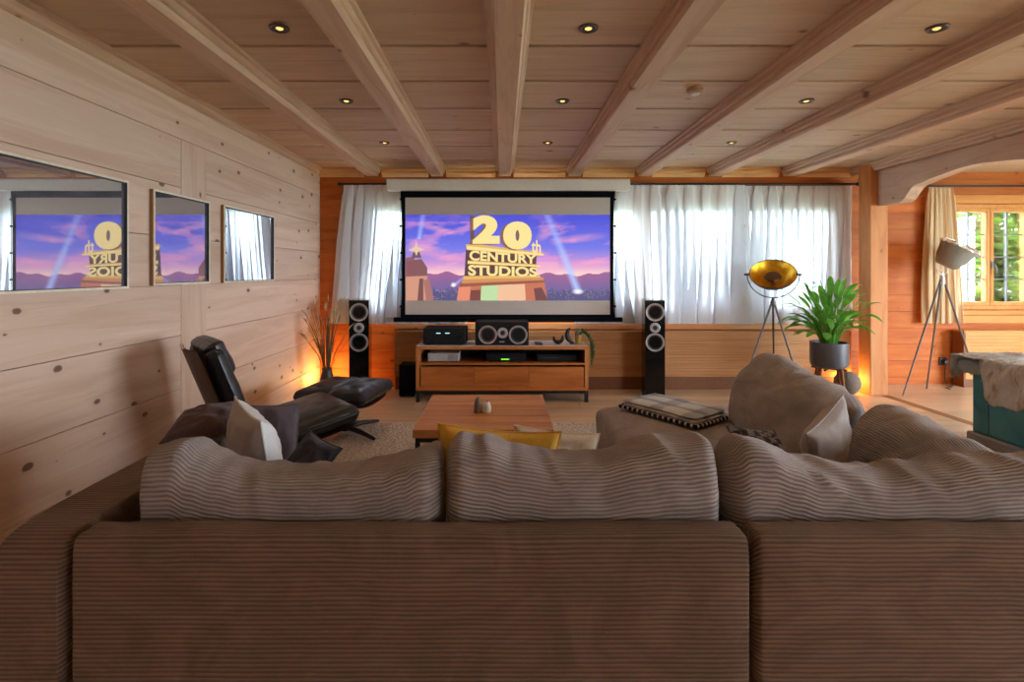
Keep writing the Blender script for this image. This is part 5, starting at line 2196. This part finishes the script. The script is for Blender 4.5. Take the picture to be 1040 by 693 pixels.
# ================================================================== TILED STOVE BENCH
t = thing('tiled_stove_bench', 'teal tiled stove bench with grey stone top at the right edge', 'stove bench', (3.62, 3.95, 0))
LB = 2.3
mb = MB(); mb.box(-0.035, -LB, 0.0, 0.62, 0.012, 0.075, bev=0.01); mb.build('plinth', M['stone'], t)
mb = MB()
yk = 0.0
first = 0.15
edges_ = [0.0, -0.135] + [-0.135 - 0.36 * k for k in range(1, 7)]
for k in range(len(edges_) - 1):
    mb.box(0.005, edges_[k + 1] + 0.002, 0.076, 0.6, edges_[k] - 0.002, 0.525, bev=0.006)
mb.build('tiled_body', M['teal'], t)
mb = MB(); mb.box(0.012, -LB, 0.076, 0.59, -0.005, 0.52); mb.build('grout', M['stone'], t)
mb = MB(); mb.box(-0.085, -LB, 0.527, 0.64, 0.055, 0.625, bev=0.03); mb.build('stone_top', M['stone'], t, angle=60)
# sheepskin draped over the bench
root = thing('sheepskin', 'tan and cream sheepskin draped over the stove bench', 'sheepskin', (3.62, 3.95, 0.632))
mb = MB()


def fur_fn(u, v):
    # u across the bench (starts hanging over the near side), v along it towards the camera
    edge = 0.03 * noise.noise(Vector((v * 6, 0, 2.2))) + 0.03 * noise.noise(Vector((v * 15, 1, 2.2)))
    g = max(0.0, min(1.0, (v - 0.20) / 0.06))
    hang = -0.05 + g * (0.25 + 0.07 * math.sin((v - 0.2) * 9)) + edge
    L = hang + 0.10 + 0.56
    s = u * (L - max(0, 0)) if hang > 0 else u * (0.66 + hang) - hang
    y_ = 0.085 - v * 1.3
    q = 0.5 * noise.noise(Vector((s * 18, y_ * 18, 0))) + 0.5 * noise.noise(Vector((s * 45, y_ * 45, 3)))
    bump_ = 0.014 + 0.016 * q + 0.014 * noise.noise(Vector((s * 5, y_ * 6, 7)))
    hp = max(hang, 0.0)
    if s < hp:
        return (-0.108 - bump_ * 1.2 - 0.012 * math.sin(s * 30 + y_ * 12), y_, -0.01 - (hp - s))
    k = s - hp
    r = 0.03
    if k < 0.05:
        a = k / 0.05 * PI / 2
        return (-0.108 + r - r * math.cos(a) - bump_ * math.cos(a), y_, -0.01 + r * math.sin(a) * 0.6 + bump_ * math.sin(a))
    return (-0.078 + (k - 0.05), y_, 0.010 + bump_)


def tail_fn(u, v):
    # the end that falls over the far side of the bench
    y_, x = 0.0, -0.075 + u * 0.30
    L = 0.10 + 0.05 * noise.noise(Vector((u * 8, 0, 5))) + 0.06 * (1 - u)
    b = 0.012 + 0.010 * noise.noise(Vector((u * 9, v * 9, 1)))
    s = v * (L + 0.09)
    if s < 0.06:
        return (x, 0.02 + s, 0.012 + b)
    if s < 0.09:
        a = (s - 0.06) / 0.03 * PI / 2
        return (x, 0.08 + (0.012 + b) * math.sin(a), (0.012 + b) * math.cos(a))
    return (x - 0.02 * (s - 0.09), 0.092 + b, -(s - 0.09))


mb.grid(24, 24, tail_fn, lambda u, v: (u, v))
mb.grid(70, 110, fur_fn, lambda u, v: (u, v))
pelt = mb.build('pelt', M['fur'], root, fixn=False, angle=180)
so = pelt.modifiers.new('thick', 'SOLIDIFY')
so.thickness = 0.008
so.offset = -1
# short wool fibres as fine strands on the visible pelt
rf = random.Random(3)
wool = MB()
for k in range(9000):
    u, v = rf.random() ** 1.3, rf.random() * 0.75
    p = Vector(fur_fn(u, v))
    pu, pv_ = Vector(fur_fn(min(1, u + 0.01), v)), Vector(fur_fn(u, min(1, v + 0.01)))
    nr = (pu - p).cross(pv_ - p)
    if nr.length < 1e-9:
        continue
    nr.normalize()
    if nr.z < -0.2 or (nr.x > 0.5):
        nr = -nr
    tip = p + nr * rf.uniform(0.008, 0.02) + Vector((rf.uniform(-1, 1), rf.uniform(-1, 1), rf.uniform(-1.2, 0.4))) * 0.012
    sd = nr.cross(Vector((rf.random(), rf.random(), rf.random()))).normalized() * 0.0022
    wool.add([p - sd, p + sd, tip], [(0, 1, 2)])
wo = wool.build('wool', M['fur'], root, smooth=False, fixn=False)
wo['kind'] = 'stuff'

# ================================================================== LIGHT
w = bpy.data.worlds.new('sky')
scene.world = w
w.use_nodes = True
nt = w.node_tree
nt.nodes.clear()
wo_ = nt.nodes.new('ShaderNodeOutputWorld')
bg = nt.nodes.new('ShaderNodeBackground')
tc = nt.nodes.new('ShaderNodeTexCoord')
sepw = nt.nodes.new('ShaderNodeSeparateXYZ')
rampw = nt.nodes.new('ShaderNodeValToRGB')
mr = nt.nodes.new('ShaderNodeMapRange')
mr.inputs[1].default_value = -0.25
mr.inputs[2].default_value = 0.6
nt.links.new(tc.outputs['Generated'], sepw.inputs[0])
nt.links.new(sepw.outputs[2], mr.inputs[0])
nt.links.new(mr.outputs[0], rampw.inputs[0])
e = rampw.color_ramp.elements
e[0].position, e[0].color = 0.18, (0.5, 0.74, 1.0, 1)
e[1].position, e[1].color = 0.34, (0.76, 0.88, 1.0, 1)
nt.links.new(rampw.outputs[0], bg.inputs[0])
bg.inputs[1].default_value = 15.0
nt.links.new(bg.outputs[0], wo_.inputs[0])


def portal(name, loc, rot, sx, sy):
    ld = bpy.data.lights.new(name, 'AREA')
    ld.shape = 'RECTANGLE'
    ld.size, ld.size_y = sx, sy
    ld.cycles.is_portal = True
    o = bpy.data.objects.new(name, ld)
    COL.objects.link(o)
    o.location = loc
    o.rotation_euler = rot
    return o


# portals just outside each window and added opening, facing into the room
portal('window_portal', ((WX0 + WX1) / 2, YB + 0.17, (WZ0 + WZ1) / 2), (-PI / 2, 0, 0), WX1 - WX0, WZ1 - WZ0)
portal('window_portal', ((AX0 + AX1) / 2, YA + 0.17, (AZ0 + AZ1) / 2), (-PI / 2, 0, 0), AX1 - AX0, AZ1 - AZ0)
for (a, b, c, d) in RW:
    portal('window_portal', (XR + 0.14, (a + b) / 2, (c + d) / 2), (0, PI / 2, 0), d - c, b - a)
for (a, b, c, d) in REAR:
    portal('window_portal', ((a + b) / 2, YR - 0.14, (c + d) / 2), (PI / 2, 0, 0), b - a, d - c)

scene.view_settings.view_transform = 'Standard'
scene.view_settings.look = 'None'
scene.view_settings.gamma = 1.0
scene.view_settings.exposure = 1.05
scene.view_settings.use_curve_mapping = False
scene.cycles.use_denoising = True
scene.cycles.max_bounces = 10
scene.cycles.diffuse_bounces = 6
scene.cycles.transparent_max_bounces = 16
scene.cycles.caustics_reflective = False
scene.cycles.caustics_refractive = False
scene.cycles.sample_clamp_indirect = 6
